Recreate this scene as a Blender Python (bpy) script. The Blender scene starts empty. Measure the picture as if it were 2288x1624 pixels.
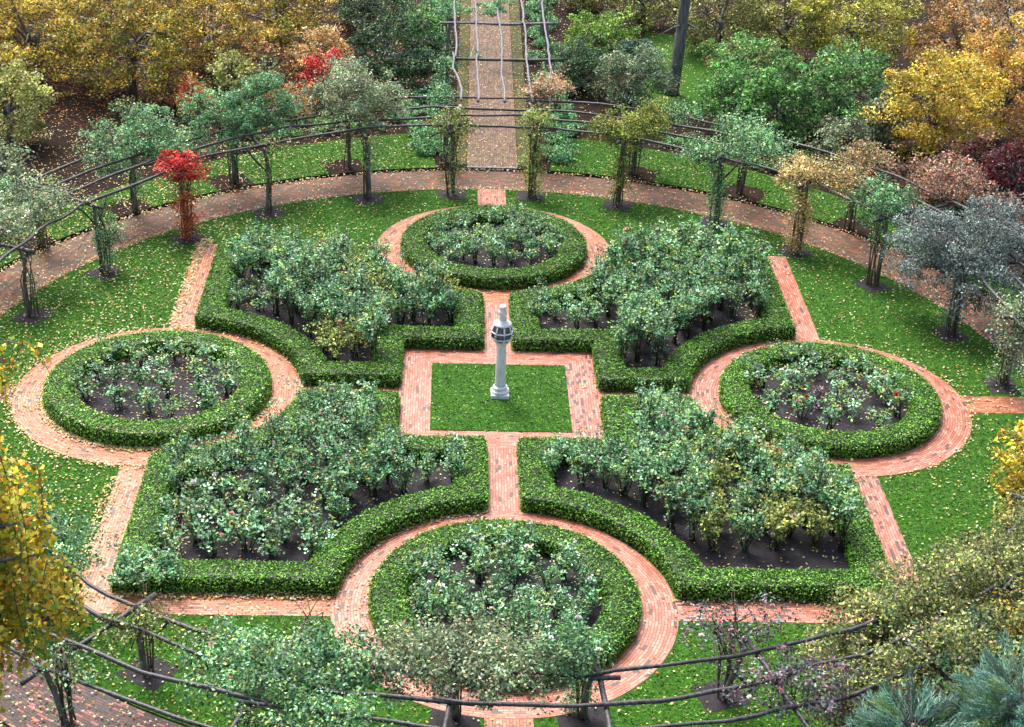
import bpy, bmesh, math
import numpy as np
from math import radians, sin, cos, pi, sqrt, atan2, hypot
from mathutils import Matrix, Vector

S = bpy.context.scene
C = S.collection
rng = np.random.default_rng(7)

# ------------------------------------------------------------------ camera
cam = bpy.data.cameras.new('camera'); co = bpy.data.objects.new('camera', cam); C.objects.link(co)
PITCH, YAW, ROLL = 0.484384, 0.044957, 0.040377
fw = Vector((sin(YAW)*cos(PITCH), cos(YAW)*cos(PITCH), -sin(PITCH)))
rt = fw.cross(Vector((0, 0, 1))).normalized(); up = rt.cross(fw)
r2 = cos(ROLL)*rt + sin(ROLL)*up; u2 = -sin(ROLL)*rt + cos(ROLL)*up
M = Matrix((r2, u2, -fw)).transposed().to_4x4(); M.translation = Vector((-1.511, -40.248, 22.293))
co.matrix_world = M
cam.sensor_width = 36; cam.lens = 3718.95/2287*36; cam.clip_end = 1000; cam.clip_start = 0.5
S.camera = co

# ------------------------------------------------------------------ world, sun, exposure
SUN_EL, SUN_AZ = radians(58), radians(-25)          # azimuth from north, towards the east
w = bpy.data.worlds.new('World'); S.world = w; w.use_nodes = True
nt = w.node_tree; bg = nt.nodes['Background']
sky = nt.nodes.new('ShaderNodeTexSky'); sky.sky_type = 'NISHITA'; sky.sun_disc = False
sky.sun_elevation = SUN_EL; sky.sun_rotation = SUN_AZ
sky.air_density = 1.0; sky.dust_density = 6.0; sky.ozone_density = 0.6
nt.links.new(sky.outputs[0], bg.inputs[0]); bg.inputs[1].default_value = 0.13
sl = bpy.data.lights.new('sun', 'SUN'); so = bpy.data.objects.new('sun', sl); C.objects.link(so)
sl.energy = 1.9; sl.angle = radians(18); sl.color = (1.0, 0.96, 0.9)
sd = Vector((sin(SUN_AZ)*cos(SUN_EL), cos(SUN_AZ)*cos(SUN_EL), sin(SUN_EL)))
so.rotation_euler = sd.to_track_quat('Z', 'Y').to_euler()
S.view_settings.view_transform = 'Standard'; S.view_settings.look = 'None'
S.view_settings.exposure = 1.15; S.view_settings.gamma = 1
S.render.engine = 'CYCLES'
S.cycles.max_bounces = 5; S.cycles.diffuse_bounces = 3; S.cycles.glossy_bounces = 2
S.cycles.transmission_bounces = 2; S.cycles.transparent_max_bounces = 4

# ------------------------------------------------------------------ materials
def newmat(name):
    m = bpy.data.materials.new(name); m.use_nodes = True
    n = m.node_tree.nodes; l = m.node_tree.links
    b = n['Principled BSDF']
    return m, n, l, b
def nd(n, t, **k):
    x = n.new(t)
    for a, v in k.items(): setattr(x, a, v)
    return x
def ramp(n, stops, interp='LINEAR'):
    r = n.new('ShaderNodeValToRGB'); e = r.color_ramp; e.interpolation = interp
    while len(e.elements) > 1: e.elements.remove(e.elements[-1])
    e.elements[0].position = stops[0][0]; e.elements[0].color = (*stops[0][1], 1)
    for p, c in stops[1:]:
        x = e.elements.new(p); x.color = (*c, 1)
    return r
def leafmat(name, rough=0.4, spec=0.5, trans=0.22):
    m, n, l, b = newmat(name)
    at = nd(n, 'ShaderNodeAttribute', attribute_name='tint')
    oi = n.new('ShaderNodeObjectInfo')
    mr = nd(n, 'ShaderNodeMapRange'); mr.inputs[3].default_value = 0.82; mr.inputs[4].default_value = 1.2
    l.new(oi.outputs['Random'], mr.inputs[0])
    mx = nd(n, 'ShaderNodeVectorMath', operation='SCALE'); l.new(at.outputs['Color'], mx.inputs[0]); l.new(mr.outputs[0], mx.inputs['Scale'])
    l.new(mx.outputs[0], b.inputs['Base Color'])
    b.inputs['Roughness'].default_value = rough; b.inputs['Specular IOR Level'].default_value = spec
    tr = n.new('ShaderNodeBsdfTranslucent'); l.new(mx.outputs[0], tr.inputs[0])
    ms = n.new('ShaderNodeMixShader'); ms.inputs[0].default_value = trans
    l.new(b.outputs[0], ms.inputs[1]); l.new(tr.outputs[0], ms.inputs[2])
    l.new(ms.outputs[0], n['Material Output'].inputs[0])
    return m
M_leaf = leafmat('leaf', 0.42, 0.32, 0.22)
M_dry = leafmat('dry_leaf', 0.5, 0.3, 0.25)
M_hedge = leafmat('box_hedge_leaf', 0.45, 0.22, 0.2)
M_grassblade = leafmat('grass_blade', 0.5, 0.3, 0.3)

def barkmat(name, c1, c2, sc=14, rough=.75):
    m, n, l, b = newmat(name)
    tc = n.new('ShaderNodeTexCoord'); mp = n.new('ShaderNodeMapping'); mp.inputs['Scale'].default_value = (1, 1, .25)
    l.new(tc.outputs['Object'], mp.inputs[0])
    no = nd(n, 'ShaderNodeTexNoise'); no.inputs['Scale'].default_value = sc; no.inputs['Detail'].default_value = 5
    l.new(mp.outputs[0], no.inputs[0])
    r = ramp(n, [(.3, c1), (.65, c2), (.85, tuple(min(1, x*1.5) for x in c2))]); l.new(no.outputs[0], r.inputs[0])
    l.new(r.outputs[0], b.inputs['Base Color']); b.inputs['Roughness'].default_value = rough
    bp = n.new('ShaderNodeBump'); bp.inputs['Strength'].default_value = .6; bp.inputs['Distance'].default_value = .02
    l.new(no.outputs[0], bp.inputs['Height']); l.new(bp.outputs[0], b.inputs['Normal'])
    return m
M_log = barkmat('weathered_log', (.012, .011, .014), (.085, .083, .09), rough=.5)
M_post = barkmat('grey_post', (.035, .034, .034), (.22, .215, .2), 10, rough=.7)
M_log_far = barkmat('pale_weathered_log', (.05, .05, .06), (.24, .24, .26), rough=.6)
M_cane = barkmat('rose_cane', (.03, .025, .015), (.12, .09, .05))
M_bark = barkmat('tree_bark', (.05, .045, .05), (.2, .185, .18), 9)

def brickmat(name, cols, mortar, dark=.06, patch=.25, moss=.0, rough=.36, spec=.6, mosscol=(.05, .06, .02), BW=.215, BH=.07):
    """bricks on edge from the path's own UV (metres along, metres across); cols = ramp stops"""
    m, n, l, b = newmat(name)
    uv = nd(n, 'ShaderNodeUVMap', uv_map='path_uv'); sx = n.new('ShaderNodeSeparateXYZ'); l.new(uv.outputs[0], sx.inputs[0])
    # slight wander of the courses
    tc = n.new('ShaderNodeTexCoord')
    wn = nd(n, 'ShaderNodeTexNoise'); wn.inputs['Scale'].default_value = 1.3; l.new(tc.outputs['Object'], wn.inputs[0])
    def mth(op, a, bb=None, c=None):
        x = nd(n, 'ShaderNodeMath', operation=op)
        for i, q in enumerate((a, bb, c)):
            if q is None: continue
            if isinstance(q, (int, float)): x.inputs[i].default_value = q
            else: l.new(q, x.inputs[i])
        return x.outputs[0]
    wob = mth('MULTIPLY', mth('SUBTRACT', wn.outputs[0], .5), .06)
    v = mth('DIVIDE', mth('ADD', sx.outputs[1], wob), BH); row = mth('FLOOR', v)
    wr = nd(n, 'ShaderNodeTexWhiteNoise', noise_dimensions='1D'); l.new(row, wr.inputs['W'])
    u = mth('ADD', mth('DIVIDE', sx.outputs[0], BW), mth('ADD', mth('MULTIPLY', mth('MODULO', row, 2), .5), mth('MULTIPLY', wr.outputs[0], .25)))
    colm = mth('FLOOR', u)
    cb = n.new('ShaderNodeCombineXYZ'); l.new(row, cb.inputs[0]); l.new(colm, cb.inputs[1])
    wh = nd(n, 'ShaderNodeTexWhiteNoise', noise_dimensions='2D'); l.new(cb.outputs[0], wh.inputs[0])
    big = nd(n, 'ShaderNodeTexNoise'); big.inputs['Scale'].default_value = .9; big.inputs['Detail'].default_value = 3; l.new(tc.outputs['Object'], big.inputs[0])
    val = mth('ADD', wh.outputs[0], mth('MULTIPLY', mth('SUBTRACT', big.outputs[0], .5), patch*2))
    r = ramp(n, cols); l.new(val, r.inputs[0])
    sp = n.new('ShaderNodeSeparateColor'); l.new(wh.outputs[1], sp.inputs[0])
    isd = mth('LESS_THAN', mth('ADD', sp.outputs[1], mth('MULTIPLY', mth('SUBTRACT', .5, big.outputs[0]), patch*1.6)), dark)
    md = nd(n, 'ShaderNodeMix', data_type='RGBA'); l.new(isd, md.inputs[0]); l.new(r.outputs[0], md.inputs[6]); md.inputs[7].default_value = (.10, .06, .05, 1)
    # joints
    fv = mth('FRACT', v); fu = mth('FRACT', u)
    jt = mth('MAXIMUM', mth('GREATER_THAN', mth('ABSOLUTE', mth('SUBTRACT', fv, .5)), .5-.09),
             mth('GREATER_THAN', mth('ABSOLUTE', mth('SUBTRACT', fu, .5)), .5-.03))
    mj = nd(n, 'ShaderNodeMix', data_type='RGBA'); l.new(jt, mj.inputs[0]); l.new(md.outputs[2], mj.inputs[6]); mj.inputs[7].default_value = (*mortar, 1)
    fine = nd(n, 'ShaderNodeTexNoise'); fine.inputs['Scale'].default_value = 30; fine.inputs['Detail'].default_value = 4; l.new(tc.outputs['Object'], fine.inputs[0])
    fr = nd(n, 'ShaderNodeMapRange'); fr.inputs[1].default_value = .3; fr.inputs[2].default_value = .7; fr.inputs[3].default_value = .75; fr.inputs[4].default_value = 1.2; l.new(fine.outputs[0], fr.inputs[0])
    sc = nd(n, 'ShaderNodeVectorMath', operation='SCALE'); l.new(mj.outputs[2], sc.inputs[0]); l.new(fr.outputs[0], sc.inputs['Scale'])
    # moss
    mo = nd(n, 'ShaderNodeTexNoise'); mo.inputs['Scale'].default_value = 1.7; mo.inputs['Detail'].default_value = 6; mo.inputs['Roughness'].default_value = .7; l.new(tc.outputs['Object'], mo.inputs[0])
    mr = nd(n, 'ShaderNodeMapRange'); mr.inputs[1].default_value = .62-moss*.3; mr.inputs[2].default_value = .75-moss*.25; mr.inputs[3].default_value = 0; mr.inputs[4].default_value = .2+.65*moss; l.new(mo.outputs[0], mr.inputs[0])
    mm = nd(n, 'ShaderNodeMix', data_type='RGBA'); l.new(mr.outputs[0], mm.inputs[0]); l.new(sc.outputs[0], mm.inputs[6]); mm.inputs[7].default_value = (*mosscol, 1)
    l.new(mm.outputs[2], b.inputs['Base Color'])
    rr = nd(n, 'ShaderNodeMapRange'); rr.inputs[3].default_value = rough-.1; rr.inputs[4].default_value = rough+.15; l.new(big.outputs[0], rr.inputs[0]); l.new(rr.outputs[0], b.inputs['Roughness'])
    b.inputs['Specular IOR Level'].default_value = spec
    inv = mth('SUBTRACT', 1, jt)
    hh = mth('ADD', inv, mth('MULTIPLY', wh.outputs[0], .4))
    bp = n.new('ShaderNodeBump'); bp.inputs['Strength'].default_value = .5; bp.inputs['Distance'].default_value = .008
    l.new(hh, bp.inputs['Height']); l.new(bp.outputs[0], b.inputs['Normal'])
    return m
PINK = [(0, (.34, .10, .055)), (.35, (.46, .15, .09)), (.6, (.53, .20, .14)), (.85, (.60, .28, .21)), (1, (.44, .18, .14))]
ORNG = [(0, (.33, .10, .045)), (.4, (.45, .145, .06)), (.7, (.54, .20, .10)), (1, (.58, .27, .17))]
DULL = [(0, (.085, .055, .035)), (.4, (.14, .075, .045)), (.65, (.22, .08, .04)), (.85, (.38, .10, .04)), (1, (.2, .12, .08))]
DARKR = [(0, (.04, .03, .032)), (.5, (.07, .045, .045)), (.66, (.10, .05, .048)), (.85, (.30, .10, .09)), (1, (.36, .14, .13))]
M_brick = brickmat('pink_brick_paving', PINK, (.10, .05, .03), dark=.03, patch=.22, moss=.12)
M_brick2 = brickmat('orange_brick_paving', ORNG, (.09, .045, .03), dark=.05, patch=.3, moss=.2)
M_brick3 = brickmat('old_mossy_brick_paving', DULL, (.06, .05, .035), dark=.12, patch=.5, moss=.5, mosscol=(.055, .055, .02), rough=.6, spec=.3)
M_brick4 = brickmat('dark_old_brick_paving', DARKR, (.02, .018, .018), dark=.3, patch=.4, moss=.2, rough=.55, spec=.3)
M_brick5 = brickmat('walk_brick_paving', [(0, (.10, .06, .04)), (.5, (.19, .10, .06)), (1, (.25, .16, .11))], (.045, .035, .025), dark=.1, patch=.3, moss=.45, mosscol=(.07, .075, .03), rough=.6, spec=.3)
M_brick6 = brickmat('patched_pink_brick_paving', PINK, (.09, .05, .04), dark=.13, patch=.45, moss=.25)

def groundmat(name, stops, sc=6, bump=.5, dist=.03, rough=.85, spec=.3):
    m, n, l, b = newmat(name)
    tc = n.new('ShaderNodeTexCoord')
    a = nd(n, 'ShaderNodeTexNoise'); a.inputs['Scale'].default_value = sc; a.inputs['Detail'].default_value = 8; a.inputs['Roughness'].default_value = .65; l.new(tc.outputs['Object'], a.inputs[0])
    c = nd(n, 'ShaderNodeTexNoise'); c.inputs['Scale'].default_value = sc*9; c.inputs['Detail'].default_value = 6; c.inputs['Roughness'].default_value = .7; l.new(tc.outputs['Object'], c.inputs[0])
    mx = nd(n, 'ShaderNodeMath', operation='MULTIPLY_ADD'); mx.inputs[1].default_value = .55; l.new(a.outputs[0], mx.inputs[0])
    k = nd(n, 'ShaderNodeMath', operation='MULTIPLY'); k.inputs[1].default_value = .45; l.new(c.outputs[0], k.inputs[0]); l.new(k.outputs[0], mx.inputs[2])
    r = ramp(n, stops); l.new(mx.outputs[0], r.inputs[0]); l.new(r.outputs[0], b.inputs['Base Color'])
    b.inputs['Roughness'].default_value = rough; b.inputs['Specular IOR Level'].default_value = spec
    bp = n.new('ShaderNodeBump'); bp.inputs['Strength'].default_value = bump; bp.inputs['Distance'].default_value = dist
    l.new(mx.outputs[0], bp.inputs['Height']); l.new(bp.outputs[0], b.inputs['Normal'])
    return m
M_soil = groundmat('dark_soil', [(.3, (.010, .009, .012)), (.5, (.028, .025, .032)), (.7, (.055, .048, .056))], 5, .9, .05, .8)
M_mulch = groundmat('leaf_mulch', [(.3, (.008, .006, .006)), (.5, (.02, .014, .012)), (.62, (.05, .022, .010)), (.75, (.09, .04, .015))], 3, .9, .05, .95, .1)
M_grass = groundmat('lawn_grass', [(.35, (.010, .04, .005)), (.5, (.03, .10, .010)), (.65, (.07, .18, .02))], 9, .6, .02, .9, .1)
M_mossgrass = groundmat('mossy_turf', [(.3, (.015, .022, .005)), (.5, (.05, .06, .012)), (.7, (.09, .09, .02))], 4, .9, .04, .8)

m, n, l, b = newmat('lead_grey_stone')
tc = n.new('ShaderNodeTexCoord'); no = nd(n, 'ShaderNodeTexNoise'); no.inputs['Scale'].default_value = 5; no.inputs['Detail'].default_value = 8; no.inputs['Roughness'].default_value = .7
mp = n.new('ShaderNodeMapping'); mp.inputs['Scale'].default_value = (1, 1, .35); l.new(tc.outputs['Object'], mp.inputs[0]); l.new(mp.outputs[0], no.inputs[0])
r = ramp(n, [(.25, (.2, .21, .23)), (.38, (.62, .63, .65)), (.55, (.82, .82, .82)), (.8, (.86, .86, .84))]); l.new(no.outputs[0], r.inputs[0]); l.new(r.outputs[0], b.inputs['Base Color'])
b.inputs['Roughness'].default_value = .55
bp = n.new('ShaderNodeBump'); bp.inputs['Strength'].default_value = .3; bp.inputs['Distance'].default_value = .01; l.new(no.outputs[0], bp.inputs['Height']); l.new(bp.outputs[0], b.inputs['Normal'])
M_stone = m
m, n, l, b = newmat('dark_weathered_stone')
tc = n.new('ShaderNodeTexCoord'); no = nd(n, 'ShaderNodeTexNoise'); no.inputs['Scale'].default_value = 9; no.inputs['Detail'].default_value = 8; l.new(tc.outputs['Object'], no.inputs[0])
r = ramp(n, [(.3, (.05, .055, .06)), (.55, (.17, .18, .19)), (.75, (.4, .41, .42))]); l.new(no.outputs[0], r.inputs[0]); l.new(r.outputs[0], b.inputs['Base Color']); b.inputs['Roughness'].default_value = .5
M_stone_dark = m

# ------------------------------------------------------------------ object helpers
def tag(o, label=None, cat=None, group=None, kind=None):
    if label: o['label'] = label
    if cat: o['category'] = cat
    if group: o['group'] = group
    if kind: o['kind'] = kind
    return o
def empty(name, loc=(0, 0, 0), label=None, cat=None, group=None, rz=0):
    o = bpy.data.objects.new(name, None); C.objects.link(o); o.location = loc; o.rotation_euler[2] = rz
    o.empty_display_size = .2
    return tag(o, label, cat, group)
def link(name, me, parent=None):
    o = bpy.data.objects.new(name, me); C.objects.link(o)
    if parent: o.parent = parent
    return o
def copy_tree(o, parent=None):
    c = o.copy(); C.objects.link(c); c.parent = parent
    for ch in list(o.children): copy_tree(ch, c)
    return c

class Geo:
    """collects quads with a colour per face and a material index per face"""
    def __init__(s): s.v = []; s.f = []; s.c = []; s.m = []; s.n = 0
    def add(s, v, f, col=(.5, .5, .5), mi=0):
        v = np.asarray(v, float).reshape(-1, 3); f = np.asarray(f, int).reshape(-1, 4)
        s.v.append(v); s.f.append(f + s.n); s.n += len(v)
        c = np.asarray(col, float); c = np.broadcast_to(c, (len(f), 3)) if c.ndim == 1 else c
        s.c.append(c); s.m.append(np.full(len(f), mi)); return s
    def tube(s, pts, rad, sides=6, col=(.5, .5, .5), mi=0, jit=0.0):
        pts = np.asarray(pts, float); k = len(pts); rad = np.broadcast_to(np.asarray(rad, float), (k,))
        t = np.gradient(pts, axis=0); t /= np.linalg.norm(t, axis=1)[:, None]+1e-9
        ref = np.array([0, 0, 1.]) if abs(t[0][2]) < .8 else np.array([1., 0, 0])
        a = np.cross(t, ref); a /= np.linalg.norm(a, axis=1)[:, None]+1e-9; bb = np.cross(t, a)
        an = np.linspace(0, 2*pi, sides, endpoint=False)
        rr = rad[:, None]*(1+jit*rng.normal(size=(k, sides)))
        v = pts[:, None] + rr[..., None]*(np.cos(an)[None, :, None]*a[:, None] + np.sin(an)[None, :, None]*bb[:, None])
        i = np.arange(k-1)[:, None]*sides; j = np.arange(sides)[None]; j2 = (j+1) % sides
        f = np.stack([i+j, i+j2, i+sides+j2, i+sides+j], -1).reshape(-1, 4)
        caps = []
        for base, fl in ((0, 1), ((k-1)*sides, 0)):
            for q in range(1, sides-2, 2):
                c4 = [base, base+q, base+q+1, base+min(q+2, sides-1)]
                caps.append(c4[::-1] if fl else c4)
        s.add(v.reshape(-1, 3), np.vstack([f, caps]) if sides % 2 == 0 and sides > 3 else f, col, mi); return s
    def leaves(s, pos, nrm, size, col, aspect=.6, mi=0, fold=.12, rg=None):
        rg = rg or rng
        N = len(pos); nrm = nrm/(np.linalg.norm(nrm, axis=1)[:, None]+1e-9)
        q = rg.normal(size=(N, 3)); t = q - (q*nrm).sum(1)[:, None]*nrm; t /= np.linalg.norm(t, axis=1)[:, None]+1e-9
        bb = np.cross(nrm, t); L = np.broadcast_to(size, (N,))[:, None]
        v = np.stack([pos - t*L*.5, pos + bb*L*aspect*.5 - nrm*L*fold, pos + t*L*.5, pos - bb*L*aspect*.5 - nrm*L*fold], 1).reshape(-1, 3)
        s.add(v, np.arange(N*4).reshape(-1, 4), col, mi); return s
    def mesh(s, name, mats, smooth=False):
        v = np.vstack(s.v); f = np.vstack(s.f); c = np.vstack(s.c); mi = np.concatenate(s.m)
        me = bpy.data.meshes.new(name); me.vertices.add(len(v)); me.vertices.foreach_set('co', v.astype('f').ravel())
        me.loops.add(f.size); me.loops.foreach_set('vertex_index', f.astype('i').ravel())
        me.polygons.add(len(f)); me.polygons.foreach_set('loop_start', (np.arange(len(f))*4).astype('i'))
        me.polygons.foreach_set('material_index', mi.astype('i'))
        if smooth: me.polygons.foreach_set('use_smooth', np.ones(len(f), bool))
        at = me.attributes.new('tint', 'FLOAT_COLOR', 'FACE')
        at.data.foreach_set('color', np.hstack([c, np.ones((len(c), 1))]).astype('f').ravel())
        for x in (mats if isinstance(mats, (list, tuple)) else [mats]): me.materials.append(x)
        me.update(calc_edges=True); return me

def pal(rg, n, cols, wts=None, jit=.22):
    cols = np.array(cols, float); p = None if wts is None else np.array(wts)/sum(wts)
    i = rg.choice(len(cols), n, p=p); c = cols[i]*np.exp(rg.normal(0, jit, (n, 1)))*(1+rg.normal(0, .06, (n, 3)))
    return np.clip(c, .002, .95)
def wob(x, y, sd=0):
    return (np.sin(x*1.7+sd)+np.sin(y*2.3+1.3*sd)+np.sin((x+y)*3.9+2*sd)*.6+np.sin((x-y)*6.7+sd)*.4)/3

# ------------------------------------------------------------------ plan of the garden (metres, origin at the sundial)
AX = .45; SQ = 2.79; GS = 1.9
RP = 3.9; RH = 3.0                                     # ring path outer radius, ring hedge outer radius
CIRC = {'N': (0., 9.94), 'S': (-.08, -9.68), 'E': (9.16, 0.02), 'W': (-9.33, -.05)}
WX, WN, WS = 9.68, 10.0, -10.16
RA0, RA1 = 15.35, 17.2                                 # circular path
PA_N = 17.35

def path_strip(name, pts, width, z, mat, uoff=0, voff=0, closed=False, thick=0):
    """flat strip along pts with UV in metres"""
    pts = np.asarray(pts, float)
    t = np.gradient(pts, axis=0)
    if closed:
        t = (np.roll(pts, -1, 0)-np.roll(pts, 1, 0))
    t /= np.linalg.norm(t, axis=1)[:, None]; nn = np.stack([-t[:, 1], t[:, 0]], 1)
    if closed: pts = np.vstack([pts, pts[:1]]); nn = np.vstack([nn, nn[:1]])
    s = np.concatenate([[0], np.cumsum(np.linalg.norm(np.diff(pts, axis=0), axis=1))])
    bm = bmesh.new(); uvl = bm.loops.layers.uv.new('path_uv')
    A = [bm.verts.new((*(p+q*width/2), z)) for p, q in zip(pts, nn)]; B = [bm.verts.new((*(p-q*width/2), z)) for p, q in zip(pts, nn)]
    for i in range(len(pts)-1):
        f = bm.faces.new((B[i], B[i+1], A[i+1], A[i]))
        for lp, (uu, vv) in zip(f.loops, ((s[i], 0), (s[i+1], 0), (s[i+1], width), (s[i], width))): lp[uvl].uv = (uu+uoff, vv+voff)
    bmesh.ops.recalc_face_normals(bm, faces=bm.faces)
    for f in bm.faces:
        if f.normal.z < 0: f.normal_flip()
    me = bpy.data.meshes.new(name); bm.to_mesh(me); bm.free(); me.materials.append(mat)
    return tag(link(name, me), kind='structure')
def arc(cx, cy, R, a0, a1, n=96, cw=True):
    a = np.radians(np.linspace(a0, a1, n)); return np.stack([cx+R*np.sin(a), cy+R*np.cos(a)], 1)
def line(a, b, n=12):
    t = np.linspace(0, 1, n)[:, None]; return np.array(a)*(1-t)+np.array(b)*t
def sheet(name, poly, z, mat, kind='structure', label=None, cat=None, skirt=0):
    bm = bmesh.new(); vs = [bm.verts.new((x, y, z)) for x, y in poly]; f = bm.faces.new(vs)
    if skirt:
        e = bmesh.ops.extrude_face_region(bm, geom=[f]); 
        for v in [g for g in e['geom'] if isinstance(g, bmesh.types.BMVert)]: v.co.z -= skirt
    bmesh.ops.triangulate(bm, faces=[q for q in bm.faces if len(q.verts) > 4])
    bmesh.ops.recalc_face_normals(bm, faces=bm.faces)
    if not skirt:
        for f in bm.faces:
            if f.normal.z < 0: f.normal_flip()
    me = bpy.data.meshes.new(name); bm.to_mesh(me); bm.free(); me.materials.append(mat)
    return tag(link(name, me), label, cat, kind=kind)
def ring_sheet(name, r0, r1, a0, a1, z, mat, n=80, skirt=0, rfun=None):
    o = arc(0, 0, 1, a0, a1, n)
    R1 = np.array([rfun(a) if rfun else r1 for a in np.linspace(a0, a1, n)])[:, None]
    poly = np.vstack([o*r0, (o*R1)[::-1]])
    g = Geo(); v = np.vstack([np.c_[o*r0, np.full(n, z)], np.c_[o*R1, np.full(n, z)]])
    i = np.arange(n-1); g.add(v, np.stack([i, i+n, i+n+1, i+1], -1)[:, ::-1])
    if skirt:
        v2 = np.vstack([np.c_[o*r0, np.full(n, z)], np.c_[o*r0, np.full(n, z-skirt)]])
        g.add(v2, np.stack([i, i+1, i+n+1, i+n], -1), mi=1)
    me = g.mesh(name, [mat, M_soil]); return tag(link(name, me), kind='structure')

# --- ground: one big sheet
tag(sheet('ground', [(-400, -400), (400, -400), (400, 400), (-400, 400)], 0, M_mulch), kind='structure')
# inner lawn disc, with a 2 cm cut edge
sheet('lawn', arc(0, 0, RA0, 0, 357, 120), .03, M_grass, skirt=.028)
# circular brick path
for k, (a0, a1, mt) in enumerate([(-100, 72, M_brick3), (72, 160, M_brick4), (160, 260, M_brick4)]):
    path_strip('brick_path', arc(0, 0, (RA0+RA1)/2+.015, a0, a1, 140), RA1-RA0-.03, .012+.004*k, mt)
# lawns beyond the circular path, standing one kerb higher
UP = .10
def lawn_r1(a): return 21.3 - abs(a-0)*.035
ring_sheet('raised_ground', 17.3, 26, -100, 260, UP-.008, M_mulch, 200, skirt=UP-.01)
ring_sheet('far_ground', 26, 80, -70, 75, UP-.008, M_mulch, 90)
for (a0, a1) in [(-15.2, -6.6), (-29, -19.8), (-42, -33.5), (-55, -46.5), (-70, -60), (7.2, 15.2), (20, 28), (33, 42.5), (47.5, 56), (60, 70)]:
    ring_sheet('lawn', 17.31, 21, a0, a1, UP, M_grass, 16, rfun=lambda a: 21.3-abs(a)*.04)
for (a0, a1) in [(-19.8, -15.2), (-33.5, -29), (-46.5, -42), (-60, -55), (15.2, 20), (28, 33), (42.5, 47.5), (56, 60)]:
    ring_sheet('lawn', 18.6, 21, a0, a1, UP+.0, M_grass, 8, rfun=lambda a: 21.3-abs(a)*.04)
ring_sheet('lawn', 17.31, 21, 165, 245, UP, M_grass, 60, rfun=lambda a: 20.5)
ring_sheet('lawn', 17.31, 21, 110, 165, UP, M_grass, 40, rfun=lambda a: 20.0)
# small lawn behind the shrubs on the right, by the big tree
ring_sheet('lawn', 25.5, 36, 12, 22, UP, M_grass, 12)
# walk to the north
path_strip('brick_path', line((.06, 17.3), (.36, 46), 20), 1.86, UP+.008, M_brick5)
sheet('path_step', [(-.87, 17.28), (.99, 17.28), (.99, 17.40), (-.87, 17.40)], UP+.014, M_stone_dark, skirt=.11)
for s in (-1, 1):
    path_strip('turf_edging', line((.06+s*1.18, 17.6), (.36+s*1.18, 46), 20), .46, UP+.004, M_mossgrass)

# --- rectangular path round the four quarter beds
rw = .8
hx = WX-rw/2; hn = WN-rw/2; hs = WS+rw/2
path_strip('brick_path', line((-hx, WS), (-hx, WN), 30), rw, .034, M_brick2)
path_strip('brick_path', line((hx, WN), (hx, 3), 30), rw, .034, M_brick)
path_strip('brick_path', line((hx, -3), (hx, WS), 30), rw, .034, M_brick6)
path_strip('brick_path', line((-hx+rw/2, hn), (hx-rw/2, hn), 30), rw, .034, M_brick2)
path_strip('brick_path', line((-hx+rw/2, hs), (0, hs), 30), rw, .034, M_brick2)
path_strip('brick_path', line((0, hs), (hx-rw/2, hs), 30), rw, .034, M_brick6)
# axes
path_strip('brick_path', line((0, SQ-.1), (0, 6.6), 8), 2*AX, .038, M_brick)
path_strip('brick_path', line((0, -SQ+.1), (-.04, -6.4), 8), 2*AX, .038, M_brick)
path_strip('brick_path', line((SQ-.1, 0), (5.6, 0), 8), 2*AX, .038, M_brick6)
path_strip('brick_path', line((-5.8, 0), (-SQ+.1, 0), 8), 2*AX, .038, M_brick2)
path_strip('brick_path', line((0, 13.6), (0, RA0+.02), 8), 1.0, .038, M_brick2)
path_strip('brick_path', line((-.08, -RA0), (-.08, -13.4), 8), 1.0, .038, M_brick2)
path_strip('brick_path', line((12.9, .08), (RA0, .1), 8), .95, .038, M_brick2)
path_strip('brick_path', line((-RA0, -.35), (-13.0, -.3), 8), .95, .038, M_brick3)
# ring paths
for k, mt in (('N', M_brick2), ('S', M_brick), ('E', M_brick), ('W', M_brick2)):
    cx, cy = CIRC[k]
    path_strip('brick_path', arc(cx, cy, (RP+RH-.1)/2, 10, 370, 121)[:-1], RP-RH+.1, .042, mt, closed=True)
    sheet('planting_bed', arc(cx, cy, RH-.05, 0, 355, 72), .046, M_soil)
# square ring, mitred at its corners
for q in range(4):
    a = q*pi/2; R = np.array([[cos(a), -sin(a)], [sin(a), cos(a)]])
    bm = bmesh.new(); uvl = bm.loops.layers.uv.new('path_uv')
    pl = [(-SQ, SQ), (SQ, SQ), (GS, GS), (-GS, GS)]
    vs = [bm.verts.new((*(R@np.array(p)), .044)) for p in pl][::-1]; f = bm.faces.new(vs)
    for lp, p in zip(f.loops, pl[::-1]): lp[uvl].uv = (p[0]+q*.07, p[1])
    if f.normal.z < 0: f.normal_flip()
    me = bpy.data.meshes.new('brick_path'); bm.to_mesh(me); bm.free(); me.materials.append([M_brick, M_brick, M_brick, M_brick6][q])
    tag(link('brick_path', me), kind='structure')
sheet('lawn', [(-GS, -GS), (GS, -GS), (GS, GS), (-GS, GS)], .062, M_grass, skirt=.03)

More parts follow.
